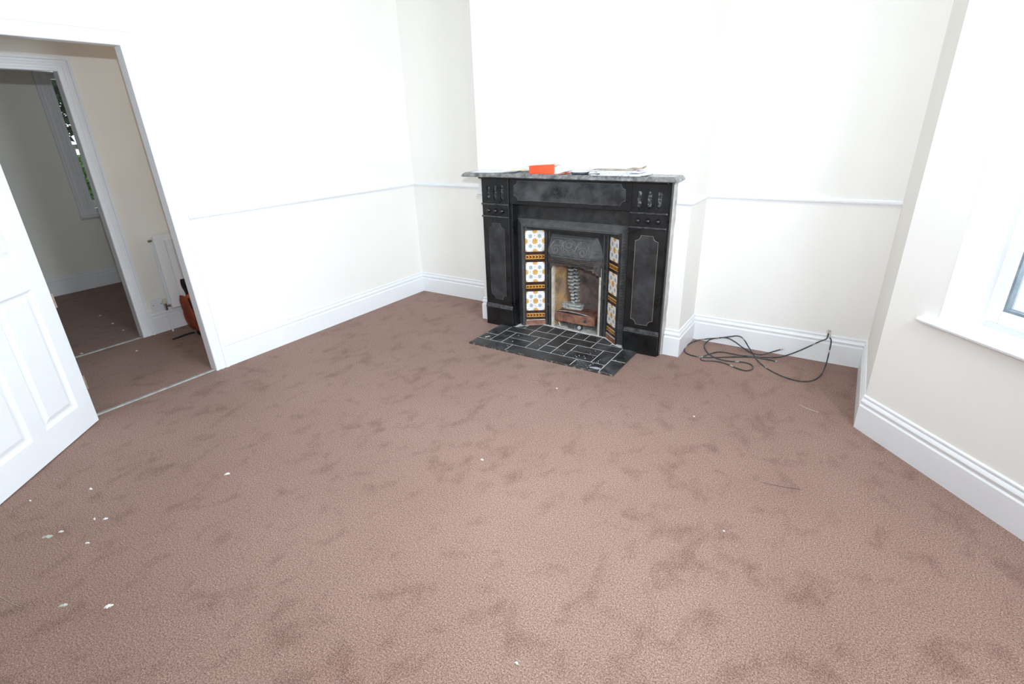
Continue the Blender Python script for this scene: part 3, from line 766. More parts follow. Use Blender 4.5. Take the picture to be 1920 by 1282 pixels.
for s_, c_ in ((-1, 0.16), (1, 0.80)):
    def sp(cu, ct, r0, turns, ph, n=26):
        return [(cu+s_*(r0*(1-0.75*k/n))*math.cos(ph+turns*2*math.pi*k/n), ct+(r0*1.75*(1-0.75*k/n))*math.sin(ph+turns*2*math.pi*k/n)) for k in range(n+1)]
    rel(sp(c_, 0.62, 0.12, 1.5, 3.4)); rel(sp(c_+s_*0.01, 0.66, 0.085, 1.2, 0.4, 20), 0.002)
    rel(sp(c_-s_*0.10, 0.30, 0.07, 1.2, 1.0, 20)); rel(sp(c_-s_*0.16, 0.80, 0.05, 1.1, 4.0, 16), 0.002)
    rel(arc(c_-s_*0.02, 0.60, 0.155, 0.40, 190 if s_ > 0 else -10, 350 if s_ > 0 else -170))
rel([(0.04, 0.12), (0.96, 0.12)], 0.0022); rel([(0.02, 0.93), (0.98, 0.93)], 0.0022)
for u in (0.90, 0.93, 0.96, 0.99): rel([(u, 0.08+0.02*k*1.0) for k in range(0, 45, 4)], 0.0016)
for k in range(16): rel(arc(0.06+k*0.055, 0.86, 0.02, 0.05, 180, 360, 6), 0.0016)
m.build('embossed_scrolls', M['hood_face'], can)
# canted right end: small square ornaments
m = MB()
for (t0, t1) in ((0.52, 0.70), (0.74, 0.92)):
    P0, P1_ = can_ring(t0), can_ring(t1)
    for rr in (0.9, 0.55):
        q = []
        for (P, ) in ((P0,), (P1_,)):
            a, b = Vector(P[-2]), Vector(P[-1]); q.append((a+(b-a)*(0.5-0.38*rr), a+(b-a)*(0.5+0.38*rr)))
        c0 = (q[0][0]+q[0][1]+q[1][0]+q[1][1])/4
        loop = [q[0][0], q[0][1], q[1][1], q[1][0], q[0][0]]
        m.tube([c0+(p-c0)*rr+Vector((0.001, -0.001, 0)) for p in loop], 0.0016, 5)
m.build('embossed_end', M['iron_hood'], can)
# ribbed rim below the canopy
def rim_ring(z, out):
    wl, wr = 1.612, 2.084; c = 0.052
    pts = [(wl, yp(wl)+0.001, z)]
    n = 12
    for k in range(n+1):
        x = wl+c+(wr-wl-2*c)*k/n; pts.append((x, yp(x)-out, z))
    pts.append((wr, yp(wr)+0.001, z)); return pts
m = MB(); zz = [(0.603, 0.066), (0.600, 0.074), (0.596, 0.076), (0.592, 0.070), (0.589, 0.068), (0.586, 0.072), (0.582, 0.073), (0.578, 0.067), (0.575, 0.065), (0.572, 0.069), (0.568, 0.069), (0.564, 0.062), (0.555, 0.056), (0.545, 0.052)]
m.rings([rim_ring(z, o_) for z, o_ in zz], False, False)
V = [m.bm.verts.new(p) for p in rim_ring(0.603, 0.066)]; m.bm.faces.new(V); V = [m.bm.verts.new(p) for p in rim_ring(0.545, 0.052)]; m.bm.faces.new(V)
m.build('canopy_rim', M['rib_iron'], can)
# scalloped lower lip, thick, hanging from the rim
m = MB(); wl, wr = 1.624, 2.074
def lipz(u):
    e1 = min(u, 1-u)
    if e1 < 0.03: return 0.478
    if e1 < 0.07: return 0.492
    if e1 < 0.11: return 0.512
    if e1 < 0.26: return 0.528
    return 0.540
n = 56; rings = []
for k in range(n+1):
    u = k/n; x = wl+(wr-wl)*u; c = 0.045; o_ = 0.050*min(1, min(x-wl, wr-x)/c) if min(x-wl, wr-x) < c else 0.050
    y = yp(x)-o_; rings.append([(x, y, 0.55), (x, y, lipz(u)), (x, y+0.008, lipz(u)), (x, y+0.008, 0.55)])
m.rings(rings); m.build('scalloped_lip', M['rib_iron'], can)
# fire recess
m = MB()
def shell(pts_front, pts_back):
    pass
XA, XB, YK = 1.641, 2.078, -0.045
prof_back = [(0.0, 0.0), (0.30, 0.0), (0.42, -0.03), (0.55, -0.09), (0.62, -0.15)]
xa2, xb2 = 1.700, 2.020
R = []
for z, f in prof_back:
    R.append([(XA, yp(XA)+0.011, z), (XA+0.02, yp(XA)+0.03, z), (xa2, YK+f, z), (xb2, YK+f, z), (XB-0.02, yp(XB)+0.03, z), (XB, yp(XB)+0.011, z)])
m.rings(R, False, False)
fb = m.build('fireback', M['clay'], ins, fix=False); fb['label'] = 'sooty tan fireclay back'
sm = fb.modifiers.new('s', 'SOLIDIFY'); sm.thickness = 0.004; sm.offset = 0
m = MB(); m.box(XA, XA+0.020, yp(XA)+0.001, yp(XA)+0.04, 0, 0.55, 0.003); m.build('clay_edge', M['clay_edge'], ins)
m = MB(); m.box(XB-0.020, XB, yp(XB)+0.001, yp(XB)+0.04, 0, 0.55, 0.003); m.build('clay_edge', M['clay_edge'], ins)
# rusty grate box
m = MB(); x0, x1, y0, y1, z0, z1 = 1.664, 2.018, -0.268, -0.10, 0.060, 0.132
bow = lambda u: -0.012*math.sin(math.pi*u)
n = 14
rings = []
for k in range(n+1):
    u = k/n; x = x0+(x1-x0)*u; rings.append([(x, y0+bow(u), z0), (x, y0+bow(u), z1-0.004), (x, y0+bow(u)+0.004, z1), (x, y1, z1), (x, y1, z0)])
m.rings(rings); gb = m.build('grate_box', M['rust'], ins); gb['label'] = 'rusty brown grate front'
m = MB(); m.box(1.755, 1.835, y0-0.019, y0-0.004, 0.066, 0.122, 0.002); m.build('name_plate', M['rust'], gb)
m = MB(); m.lathe([(0.001, -0.006), (0.012, -0.005), (0.016, 0.0)], (1.935, y0-0.007, 0.092), 'y', 14); m.build('stud', M['rib_iron'], gb)
# dark slot and pale curved edge on top of the box
m = MB(); rings = []
for k in range(17):
    u = k/16; x = 1.668+0.300*u; y = y0+0.014-0.020*math.sin(math.pi*u)+0.008*u; z = 0.134+0.018*math.sin(math.pi*min(1, u*1.05))-0.004*u
    rings.append([(x, y, 0.131), (x, y, z), (x, y+0.003, z), (x, y+0.003, 0.131)])
m.rings(rings); m.build('grate_guard', M['iron'], gb)
m = MB(); m.tube([(1.668+0.300*k/16, y0+0.0135-0.020*math.sin(math.pi*k/16)+0.008*k/16, 0.1355+0.018*math.sin(math.pi*min(1, k/16*1.05))-0.004*k/16) for k in range(17)], 0.0028, 6)
m.build('guard_rim', M['ash'], gb)['label'] = 'pale curved rim'
# fire floor, ash line at its foot
m = MB(); m.rings([[(XA+0.002, yp(XA)+0.002, 0.0), (XB-0.002, yp(XB)+0.002, 0.0), (XB-0.02, YK, 0), (XA+0.02, YK, 0)], [(XA+0.002, yp(XA)+0.002, 0.012), (XB-0.002, yp(XB)+0.002, 0.012), (XB-0.02, YK, 0.02), (XA+0.02, YK, 0.02)]])
m.build('fire_floor', M['ash'], ins)
m = MB(); m.tube([(1.700, -0.286, 0.022), (1.740, -0.290, 0.020), (1.800, -0.292, 0.018)], 0.004, 7); m.build('grate_bar', M['clay_edge'], ins)
m = MB(); m.tube([(1.712, -0.285, 0.055), (1.722, -0.286, 0.025)], 0.005, 8); m.build('grate_peg', M['clay_edge'], ins)
for xx in (1.800, 1.822, 1.838):
    m = MB(); m.tube([(xx, -0.280, 0.060), (xx+0.002, -0.284, 0.020)], 0.005, 8); m.build('grate_peg', M['rib_iron'], ins)
m = MB(); m.lathe([(0.0008, -0.017), (0.009, -0.014), (0.015, -0.006), (0.016, 0.004), (0.012, 0.012), (0.0008, 0.016)], (1.893, -0.288, 0.036), 'y', 16); m.build('damper_knob', M['ash'], ins, True)
m = MB(); m.lathe([(0.016, 0.0), (0.026, 0.002), (0.026, 0.010), (0.016, 0.012)], (1.893, -0.284, 0.036), 'y', 18); m.build('knob_collar', M['iron'], ins)

# ceramic stack standing in the recess
ST = empty('ceramic_stack', (1.80, -0.15, 0.132)); tag(ST, 'column of pale ashy ceramic slabs standing in the middle of the grate', 'fire ceramic')
rnd = random.Random(11)
def slab_mesh(w, d, h, rnd):
    m = MB(); n = 10; rings = []
    for zi in (0, h*0.3, h*0.75, h):
        r_ = []
        for k in range(n):
            a = 2*math.pi*k/n; cx = math.copysign(abs(math.cos(a))**0.45, math.cos(a)); cy = math.copysign(abs(math.sin(a))**0.45, math.sin(a))
            j = rnd.uniform(0.90, 1.08); q = 0.93 if zi in (0, h) else 1.0
            r_.append((cx*w/2*j*q, cy*d/2*j*q, zi+rnd.uniform(-0.0015, 0.0015)))
        rings.append(r_)
    m.rings(rings); return m
b = slab_mesh(0.205, 0.075, 0.020, rnd).build('base_slab', M['ash_block'], ST); b.location = (-0.037, 0.0, 0.006)
b = slab_mesh(0.190, 0.070, 0.018, rnd).build('base_slab', M['ash_block'], ST); b.location = (-0.035, 0.004, 0.029)
zc = 0.050
wlist = [0.062, 0.064, 0.070, 0.078, 0.090, 0.098, 0.098, 0.096, 0.090, 0.080, 0.072]
for k, w in enumerate(wlist):
    f = k/10
    off = -0.030 - 0.010*f - (w-0.062)*0.30
    yb_ = 0.028 - 0.020*f
    s_ = slab_mesh(w*0.55, 0.050, 0.0155, rnd).build('stack_slab', M['ash_block'], ST); s_.location = (off-0.012, yb_, zc)
    s_.rotation_euler = (0.05, 0.10*rnd.uniform(-1, 1), 0.15)
    s2 = slab_mesh(w*0.50, 0.046, 0.0135, rnd).build('stack_slab', M['ash_block'], ST); s2.location = (off+w*0.34, yb_+0.004, zc+0.009); s2.rotation_euler = (0, 0.06, -0.1)
    zc += 0.0300
m = MB(); m.tube([(-0.028, 0.045, 0.05), (-0.034, 0.035, 0.2), (-0.045, 0.02, 0.37)], 0.015, 6); m.build('core', M['iron'], ST)

# ------------------------------------------------------------------ hearth
HE = empty('hearth', (0, 0, 0)); tag(HE, 'flat black tiled hearth with pale grout in front of the fireplace', 'hearth')
HZ = 0.012
hx0, hx1, hy0, hy1 = 1.262, 2.438, -0.895, -0.452
m = MB(); m.box(hx0+0.003, hx1-0.003, hy0+0.003, hy1+0.02, 0.0005, HZ-0.0006)
bd = m.build('mortar_bed', M['mortar'], HE)
m = MB(); pts = [(1.392, -0.445), (2.318, -0.445), (2.312, -0.405), (2.245, -0.400), (2.135, -0.302), (1.59, -0.275), (1.458, -0.362), (1.398, -0.365)]
m.prism(pts, 'z', 0.0005, HZ-0.0008); m.build('mortar_bed', M['mortar'], HE)
gx = [1.375, 1.480, 1.586, 1.692, 1.799, 1.906, 2.013, 2.119, 2.225, 2.332]; gy = [-0.452, -0.560, -0.670, -0.783]
G = 0.0023
def htile(pts, k=0):
    n = len(pts); P = [Vector(p) for p in pts]; C_ = sum(P, Vector((0, 0)))/n
    # inset polygon by G
    area = sum(P[i].x*P[(i+1) % n].y-P[(i+1) % n].x*P[i].y for i in range(n))
    if area < 0: P = P[::-1]
    def inset(g):
        out = []
        for i in range(n):
            d0 = (P[i]-P[i-1]).normalized(); d1 = (P[(i+1) % n]-P[i]).normalized(); n0 = Vector((-d0.y, d0.x)); n1 = Vector((-d1.y, d1.x))
            mm = n0+n1; mm = mm/mm.dot(n0); out.append(P[i]+mm*g)
        return out
    h = HZ+rnd.uniform(-0.0004, 0.0006)
    m = MB(); a, b, c = inset(G), inset(G), inset(G+0.0006)
    m.rings([[(p.x, p.y, 0.001) for p in a], [(p.x, p.y, h-0.0008) for p in b], [(p.x, p.y, h) for p in c]])
    return m.build('hearth_tile', M['quarry'], HE)
def R_(x0, x1, y0, y1): return [(x0, y0), (x1, y0), (x1, y1), (x0, y1)]
g = gx
for a in (R_(g[0], g[2], gy[1], gy[0]), R_(g[2], g[4], gy[1], gy[0]), R_(g[4], g[5], gy[2], gy[0]), R_(g[5], g[7], gy[1], gy[0]), R_(g[7], g[9], gy[1], gy[0]),
          R_(g[0], g[1], gy[3], gy[1]), R_(g[1], g[3], gy[2], gy[1]), R_(g[1], g[3], gy[3], gy[2]), R_(g[3], g[4], gy[3], gy[1]), R_(g[4], g[5], gy[3], gy[2]),
          R_(g[5], g[6], gy[3], gy[1]), R_(g[6], g[8], gy[2], gy[1]), R_(g[6], g[8], gy[3], gy[2]), R_(g[8], g[9], gy[3], gy[1]),
          # border slabs
          R_(hx0, g[0], -0.670, hy1), R_(hx0, g[0], gy[3], -0.670), R_(hx0, g[2], hy0, gy[3]), R_(g[2], g[7], hy0, gy[3]), R_(g[7], g[9], hy0, gy[3]), R_(g[9], hx1, hy0, -0.684), R_(g[9], hx1, -0.684, hy1)):
    htile(a)
# row running back between the splayed cheeks
yb = lambda x: (-0.372+(x-1.456)/(1.585-1.456)*0.086-0.012) if x < 1.585 else ((-0.288-(x-1.585)*0.05-0.022) if x < 2.136 else (-0.324-(x-2.136)*0.89))
htile([(g[0]+0.03, gy[0]), (g[1], gy[0]), (g[1], -0.378)])
for k in range(1, 8):
    x0, x1 = g[k], g[k+1]
    if x0 < 1.585 < x1: htile([(x0, gy[0]), (x1, gy[0]), (x1, yb(x1)), (1.580, yb(1.58)), (x0, yb(x0))])
    elif x0 < 2.136 < x1: htile([(x0, gy[0]), (x1, gy[0]), (x1, yb(x1)), (2.136, yb(2.135)), (x0, yb(x0))])
    else: htile([(x0, gy[0]), (x1, gy[0]), (x1, yb(x1)), (x0, yb(x0))])
htile([(g[8], gy[0]), (2.300, gy[0]), (g[8]+0.004, -0.418)])
# rough edge of paint and plaster crumbs along the front
m = MB(); rings = []
for k in range(61):
    x = hx0+(hx1-hx0)*k/60; w = 0.003+rnd.uniform(0, 0.002); rings.append([(x, hy0+0.001, 0.0), (x, hy0-w, 0.0), (x, hy0-w*0.8, 0.009+rnd.uniform(-0.003, 0.002)), (x, hy0+0.001, 0.0115)])
m.rings(rings); m.build('chipped_edge', mottled('chipped_hearth_edge', (0.035, 0.028, 0.025), (0.30, 0.25, 0.20), 28, 0.8, p=(0.50, 0.70)), HE)
m = MB()
for k in range(34):
    x, y = rnd.uniform(hx0+0.02, hx1-0.02), rnd.uniform(hy0+0.005, hy1-0.1)
    if k < 20: x = rnd.uniform(2.05, 2.42); y = rnd.uniform(hy0+0.005, -0.70)
    s_ = rnd.uniform(0.0015, 0.004); z = HZ+0.0004
    q = [(x+s_*math.cos(a)*rnd.uniform(0.6, 1.3), y+s_*math.sin(a)*rnd.uniform(0.6, 1.3)) for a in (0, 1.3, 2.5, 3.8, 5.0)]
    m.prism(q, 'z', z, z+0.0016)
o = m.build('plaster_crumbs', M['fluff'], HE); o['kind'] = 'stuff'
m = MB(); q = [(2.25, -0.862), (2.29, -0.838), (2.325, -0.842), (2.33, -0.862), (2.30, -0.872), (2.268, -0.868)]; m.prism(q, 'z', HZ+0.0004, HZ+0.0012); m.build('paint_spill', mottled('grey_paint', (0.33, 0.35, 0.38), (0.45, 0.47, 0.5), 40, 0.4), HE)['label'] = 'dried grey paint spill'
m = MB(); q = [(1.318, -0.762), (1.338, -0.728), (1.330, -0.724), (1.310, -0.756)]; m.prism(q, 'z', HZ+0.0004, HZ+0.0014); m.build('paint_spill', M['fluff'], HE)

# ------------------------------------------------------------------ things on the shelf
SH = SZ1+0.0002
def sheet(name, cx, cy, w, d, rz, z, mat, label, cat, group=None, th=0.0012, curl=(0, 0, 0, 0), n=8):
    """paper sheet with curled corners (curl = lift of the four corners)"""
    m = MB(); top = {}
    def zz_(u, v):
        c = curl[0]*((1-u)*(1-v))**2.5 + curl[1]*(u*(1-v))**2.5 + curl[2]*(u*v)**2.5 + curl[3]*((1-u)*v)**2.5
        return c
    grid = [[(m.bm.verts.new(((u/n-0.5)*w, (v/4-0.5)*d, zz_(u/n, v/4))), m.bm.verts.new(((u/n-0.5)*w, (v/4-0.5)*d, zz_(u/n, v/4)+th))) for v in range(5)] for u in range(n+1)]
    for u in range(n):
        for v in range(4):
            m.bm.faces.new([grid[u][v][1], grid[u+1][v][1], grid[u+1][v+1][1], grid[u][v+1][1]])
            m.bm.faces.new([grid[u][v][0], grid[u][v+1][0], grid[u+1][v+1][0], grid[u+1][v][0]])
    for u in range(n):
        for v in (0, 4): m.bm.faces.new([grid[u][v][0], grid[u+1][v][0], grid[u+1][v][1], grid[u][v][1]])
    for v in range(4):
        for u in (0, n): m.bm.faces.new([grid[u][v][0], grid[u][v+1][0], grid[u][v+1][1], grid[u][v][1]])
    o = m.build(name, mat); o.location = (cx, cy, z); o.rotation_euler = (0, 0, rz)
    return tag(o, label, cat, group)
sheet('paper_sheet', 1.19, -0.470, 0.21, 0.145, 0.04, SH, M['paper'], 'plain white sheet lying at the left end of the shelf', 'paper', 'papers left of red folder', 0.0012, (0, 0, 0.004, 0.003))
sheet('paper_sheet', 1.34, -0.462, 0.22, 0.15, 0.10, SH+0.0016, M['paper'], 'white sheet curling up towards the red folder', 'paper', 'papers left of red folder', 0.0012, (0.0, 0.006, 0.016, 0.0))
o = sheet('leaflet', 1.47, -0.468, 0.20, 0.11, 0.22, SH+0.0185, M['paper'], 'white leaflet with yellow print beside the red folder', 'leaflet', 'papers left of red folder', 0.0022, (0.0, 0.0, 0.020, 0.008))
for (x, y, w) in ((-0.045, -0.030, 0.030), (0.020, -0.030, 0.050)):
    m = MB(); m.prism([(x, y), (x+w, y), (x+w*0.9, y+0.028), (x+w*0.1, y+0.024)], 'z', 0.0026, 0.0034+0.003); m.build('yellow_print', M['yellow'], o)['label'] = 'yellow printed mark'

# red folder lying flat, spine forward
RF = empty('folder', (1.60, -0.53, SH+0.0002), 0.0); tag(RF, 'thick bright red folder lying flat on the shelf, pages bulging at its right end', 'folder')
m = MB(); L, Dp, Hh = 0.198, 0.135, 0.052
rings = []
m.rings([[(0, 0, 0), (0, 0.004, 0), (0, 0.004, Hh), (0, 0, Hh)], [(L, 0, 0), (L, 0.004, 0), (L, 0.004, Hh+0.012), (L, 0, Hh+0.012)]]); m.build('spine', M['red'], RF)
m = MB(); m.box(0, L+0.045, 0.002, Dp, 0, 0.003, 0.0008); m.build('cover', M['red'], RF)
m = MB(); m.rings([[(0, 0.0045, Hh-0.004), (L, 0.0045, Hh+0.008), (L, Dp*0.8, Hh+0.006), (0, Dp*0.8, Hh-0.004)], [(0, 0.0045, Hh-0.001), (L, 0.0045, Hh+0.011), (L, Dp*0.8, Hh+0.009), (0, Dp*0.8, Hh-0.001)]]); m.build('cover', M['cardpink'], RF)['label'] = 'pale top cover'
m = MB(); rnd = random.Random(4)
for k in range(13):
    z0 = 0.0035+k*0.0034; e1 = 0.018+0.066*math.sin(math.pi*(k+0.5)/13)
    m.box(0.006, L-0.002+e1, 0.008, Dp-0.006, z0, z0+0.0026)
m.build('pages', M['paper'], RF)
m = MB(); m.tube([(L+0.028+0.030*math.cos(a), 0.014, 0.030+0.024*math.sin(a)) for a in [math.pi*2*k/20 for k in range(17)]], 0.0018, 6); m.build('ring', M['cardpink'], RF)['label'] = 'pale pink card loop'
for (x0, x1, y, z) in ((L+0.0, L+0.075, -0.006, 0.0012), (L+0.03, L+0.105, 0.006, 0.0032)):
    m = MB(); m.rings([[(x0, y, z-0.0006), (x1, y+0.01, z+0.004), (x1, y+0.03, z+0.004), (x0, y+0.03, z-0.0006)], [(x0, y, z+0.001), (x1, y+0.01, z+0.0065), (x1, y+0.03, z+0.0065), (x0, y+0.03, z+0.001)]]); m.build('loose_flap', M['red'] if z > 0.002 else M['cardpink'], RF)
# round dish
m = MB(); rr = 0.062
m.lathe([(0.040, 0.0), (0.056, 0.002), (rr, 0.011), (rr+0.001, 0.016), (rr-0.001, 0.0165), (rr-0.006, 0.009)], (0, 0, 0), 'z', 36)
ds = m.build('dish', M['greyrim'], None, True); ds.location = (1.972, -0.487, SH); tag(ds, 'small shallow dark grey dish between red folder and papers', 'dish')
m = MB(); m.lathe([(0.001, 0.0150), (0.0605, 0.0150), (0.0605, 0.0172), (0.001, 0.0172)], (0, 0, 0), 'z', 30); m.build('white_inside', M['paper'], ds)['label'] = 'white inside'
# letters and papers on the right
zc = SH; rnd = random.Random(9)
spec = [(2.245, 0.33, -0.475, 'paper_grey', 'lowest grey printed sheet under the pile of letters'), (2.295, 0.30, -0.480, 'paper', 'white sheet lowest but one in the pile of letters'), (2.20, 0.27, -0.475, 'paper_grey', 'grey printed letter low in the pile'),
        (2.26, 0.28, -0.470, 'paper', 'white letter in the middle of the pile'), (2.225, 0.27, -0.472, 'paper_grey', 'folded printed letter below the buff envelope')]
for i, (cx, w, cy, mt, lb) in enumerate(spec):
    sheet('letter', cx, cy, w, 0.150, rnd.uniform(-0.05, 0.05), zc, M[mt], lb, 'letter', 'pile of letters on the shelf', 0.0048, (0.0, 0.0, rnd.uniform(0, 0.004), 0.0)); zc += 0.0064
sheet('envelope', 2.225, -0.470, 0.235, 0.12, 0.02, zc+0.0004, M['buff'], 'thick buff envelope near the top of the pile of letters', 'envelope', 'pile of letters on the shelf', 0.0085, (0, 0, 0, 0)); zc += 0.0094
sheet('envelope', 2.195, -0.460, 0.235, 0.125, -0.03, zc+0.0002, M['paper'], 'white envelope on top of the pile of letters', 'envelope', 'pile of letters on the shelf', 0.0022, (0, 0, 0, 0)); zc += 0.003
for i, (cx, rz, z, lift, mt, lb) in enumerate([(2.36, 0.10, SH+0.0340, 0.014, 'cardpink', 'pink card sticking out right of the buff envelope, lower one'), (2.372, 0.16, SH+0.0385, 0.018, 'buff', 'buff card sticking up at the right end of the pile')]):
    sheet('card', cx, -0.470, 0.080, 0.070, rz, z, M[mt], lb, 'card', 'pile of letters on the shelf', 0.0016, (0, lift, lift, 0))

# ------------------------------------------------------------------ cables in the right alcove
def ray_floor(px, py, ax, val):
    d = FW + RT*((px-960)/974.2663) - UP*((py-641)/974.2663); t = (val-CP[ax])/d[ax]; return CP+d*t
def catmull(P, n=6):
    out = []
    for i in range(len(P)-1):
        p0, p1, p2, p3 = P[max(i-1, 0)], P[i], P[i+1], P[min(i+2, len(P)-1)]
        for k in range(n):
            t = k/n; out.append(0.5*((2*p1)+(p2-p0)*t+(2*p0-5*p1+4*p2-p3)*t*t+(3*p1-p0-3*p2+p3)*t**3))
    out.append(P[-1]); return out
def cable_pts(L):
    out = []
    for (x, y, *w) in L:
        px, py = 1220+x/4.0, 560+y/4.0
        if w: p = ray_floor(px, py, 1, w[0])
        else:
            p = ray_floor(px, py, 2, 0.0045)
            if p.y > -0.045: p = ray_floor(px, py, 1, -0.045)
        out.append(p)
    return out
hole = ray_floor(1220+1342/4, 560+245/4, 1, YB-0.002)
c1 = cable_pts([(1344, 292, -0.012), (1354, 320, -0.030), (1338, 400, -0.06), (1318, 480, -0.12)]) 
c1 += cable_pts([(1282, 565), (1235, 603), (1165, 620), (1080, 610), (980, 578), (885, 530), (812, 475), (772, 420), (735, 362), (695, 300), (650, 279), (580, 286), (500, 295), (430, 300), (350, 312), (288, 338), (254, 372), (262, 403), (310, 425), (390, 438), (480, 440), (620, 436), (750, 437), (860, 452), (940, 469)])
c2 = cable_pts([(1334, 262, 0.012), (1318, 300, -0.010), (1265, 322, -0.02), (1200, 352, -0.03), (1100, 396, -0.04)])
c2 += cable_pts([(1000, 430), (930, 440), (800, 436), (660, 422), (560, 403), (500, 400), (440, 415), (384, 438), (376, 452), (400, 464), (480, 468), (560, 485), (630, 515), (690, 535), (738, 537), (768, 518), (748, 492), (690, 475), (600, 469), (520, 455), (450, 424), (410, 380), (405, 345), (440, 310), (500, 294), (570, 294), (630, 322), (690, 366), (760, 408), (830, 420), (900, 402), (978, 380)])
def cable(pts, label, lift=0.0):
    root_loc = pts[len(pts)//2]
    P = catmull(pts, 6)
    P = [Vector((p.x, p.y, max(p.z, 0.0046)+lift)) for p in P]
    m = MB(); m.tube(P, 0.0042, 8); o = m.build('cable', M['cable'], None, True); tag(o, label, 'cable', 'loose cables on the carpet in the right alcove')
    # paint-splashed stretches
    n = len(P)
    for s_ in (0.07, 0.33, 0.46, 0.62, 0.80):
        i = int(n*s_); q = P[i:i+3]
        if len(q) > 1:
            m = MB(); m.tube(q, 0.0046, 8); m.build('paint_splash', M['cable_worn'], o, True)['label'] = 'pale paint splash'
    m = MB(); d = (P[-1]-P[-2]).normalized(); m.tube([P[-1]-d*0.004, P[-1]+d*0.016], 0.0062, 8); m.build('cable_end', M['cable_worn'], o, True)
    return o, P
cabA, PA = cable(c1, 'black cable drooping from the wall in a wide loop, then coiled loosely by the skirting')
cabB, PB = cable(c2, 'black cable running taut along the skirting from the wall, ending in a short raised tail', 0.0006)
# the stripped ends at the wall, one per cable
m = MB(); m.tube([PA[0], Vector((PA[0].x-0.004, -0.004, PA[0].z+0.03)), Vector((hole.x+0.004, 0.006, hole.z)), Vector((hole.x+0.002, YB+0.01, hole.z+0.006))], 0.0028, 6); m.build('stripped_end', M['plastic_grey'], cabA, True)['label'] = 'stripped pale end at the wall'
m = MB(); m.tube([PB[0], Vector((hole.x-0.006, 0.004, hole.z-0.002)), Vector((hole.x-0.003, YB+0.01, hole.z+0.005))], 0.0028, 6); m.build('stripped_end', M['plastic_grey'], cabB, True)
for i, (dx, dz) in enumerate(((0.010, -0.026), (-0.016, -0.004), (-0.010, -0.028))):
    m = MB(); m.tube([Vector((hole.x, YB+0.004, hole.z+0.010)), Vector((hole.x+dx*0.6, YB-0.012, hole.z+0.012)), Vector((hole.x+dx, YB-0.016, hole.z+dz))], 0.0010, 5); m.build('bare_wire', M['copper'], cabA if i == 0 else cabB, True)['label'] = 'bare copper wire'

# ------------------------------------------------------------------ hall: radiator, valve, plate, rucksack
RD = empty('radiator', (-1.10, -1.875, 0)); tag(RD, 'white panel radiator on the hall wall, half hidden by the door frame', 'radiator')
m = MB(); m.box(-0.012, 0.0, 0, 0.90, 0.200, 0.800, 0.006, 2)
m.build('panel', M['gloss'], RD)
m = MB()
yy = 0.075
while yy < 0.85:
    for s_ in (0, 1):
        pass
    m.rings([[(-0.001, yy, 0.235), (0.015, yy+0.004, 0.240), (0.015, yy+0.038, 0.240), (-0.001, yy+0.042, 0.235)], [(-0.001, yy, 0.765), (0.015, yy+0.004, 0.760), (0.015, yy+0.038, 0.760), (-0.001, yy+0.042, 0.765)]])
    yy += 0.052
m.build('flutes', M['gloss'], RD)
m = MB(); m.box(-0.070, -0.060, 0.004, 0.896, 0.21, 0.79, 0.003); m.build('back_panel', M['gloss'], RD)
m = MB(); m.box(-0.061, -0.011, 0.02, 0.88, 0.785, 0.797, 0.002); m.build('top_grille', M['gloss'], RD)
m = MB(); m.box(-0.104, -0.070, 0.12, 0.16, 0.25, 0.75, 0.002); m.box(-0.104, -0.070, 0.74, 0.78, 0.25, 0.75, 0.002); m.build('wall_bracket', M['gloss'], RD)
m = MB(); m.lathe([(0.009, -0.024), (0.009, 0.002)], (-0.036, 0.0, 0.765), 'y', 10); m.build('bleed_plug', M['brass'], RD)
m = MB(); m.tube([(-0.036, 0.004, 0.222), (-0.036, -0.034, 0.222)], 0.009, 10); m.tube([(-0.036, -0.034, 0.190), (-0.036, -0.034, 0.246)], 0.011, 10); vb = m.build('valve_body', M['chrome'], RD)
m = MB(); m.lathe([(0.014, 0.246), (0.017, 0.252), (0.018, 0.268), (0.014, 0.284), (0.006, 0.287)], (-0.036, -0.034, 0), 'z', 16); m.build('valve_cap', M['cream'], RD, True)['label'] = 'cream valve cap'
m = MB(); m.tube([(-0.036, -0.034, 0.0), (-0.036, -0.034, 0.192)], 0.0075, 10); m.build('pipe', M['gloss'], RD)

PT = empty('socket_plate', (HX, -1.945, 0.238)); tag(PT, 'square white blank socket plate low on the hall wall beside the door frame', 'socket plate')
m = MB(); m.box(0.0003, 0.011, -0.046, 0.046, -0.046, 0.048, 0.003, 2); m.build('plate', M['pvc'], PT)
for y in (-0.031, 0.031):
    m = MB(); m.lathe([(0.0045, 0.0), (0.0045, 0.0016), (0.003, 0.002)], (0.0108, y, 0.001), 'x', 10); m.build('screw', M['brass'], PT)

# rucksack leaning on the radiator
RK = empty('rucksack', (-0.845, -1.700, 0.0)); tag(RK, 'orange rucksack with black straps on hall floor behind the door frame', 'rucksack')
def blob(m, prof, sx, sy, n=24, pw=2.6, cx=0.0, cy=0.0):
    rings = []
    for z, k, ox in prof:
        r_ = []
        for i in range(n):
            a = 2*math.pi*i/n; c, s_ = math.cos(a), math.sin(a)
            r_.append((cx+ox+math.copysign(abs(c)**(2/pw), c)*sx*k, cy+math.copysign(abs(s_)**(2/pw), s_)*sy*k, z))
        rings.append(r_)
    m.rings(rings)
m = MB(); blob(m, [(0.006, 0.55, 0.02), (0.012, 0.80, 0.02), (0.05, 0.93, 0.015), (0.12, 1.0, -0.005), (0.20, 1.0, -0.030), (0.27, 0.93, -0.052), (0.32, 0.80, -0.066), (0.355, 0.60, -0.076), (0.375, 0.32, -0.08), (0.380, 0.10, -0.08)], 0.105, 0.160)
m.build('body', M['orange'], RK, True)
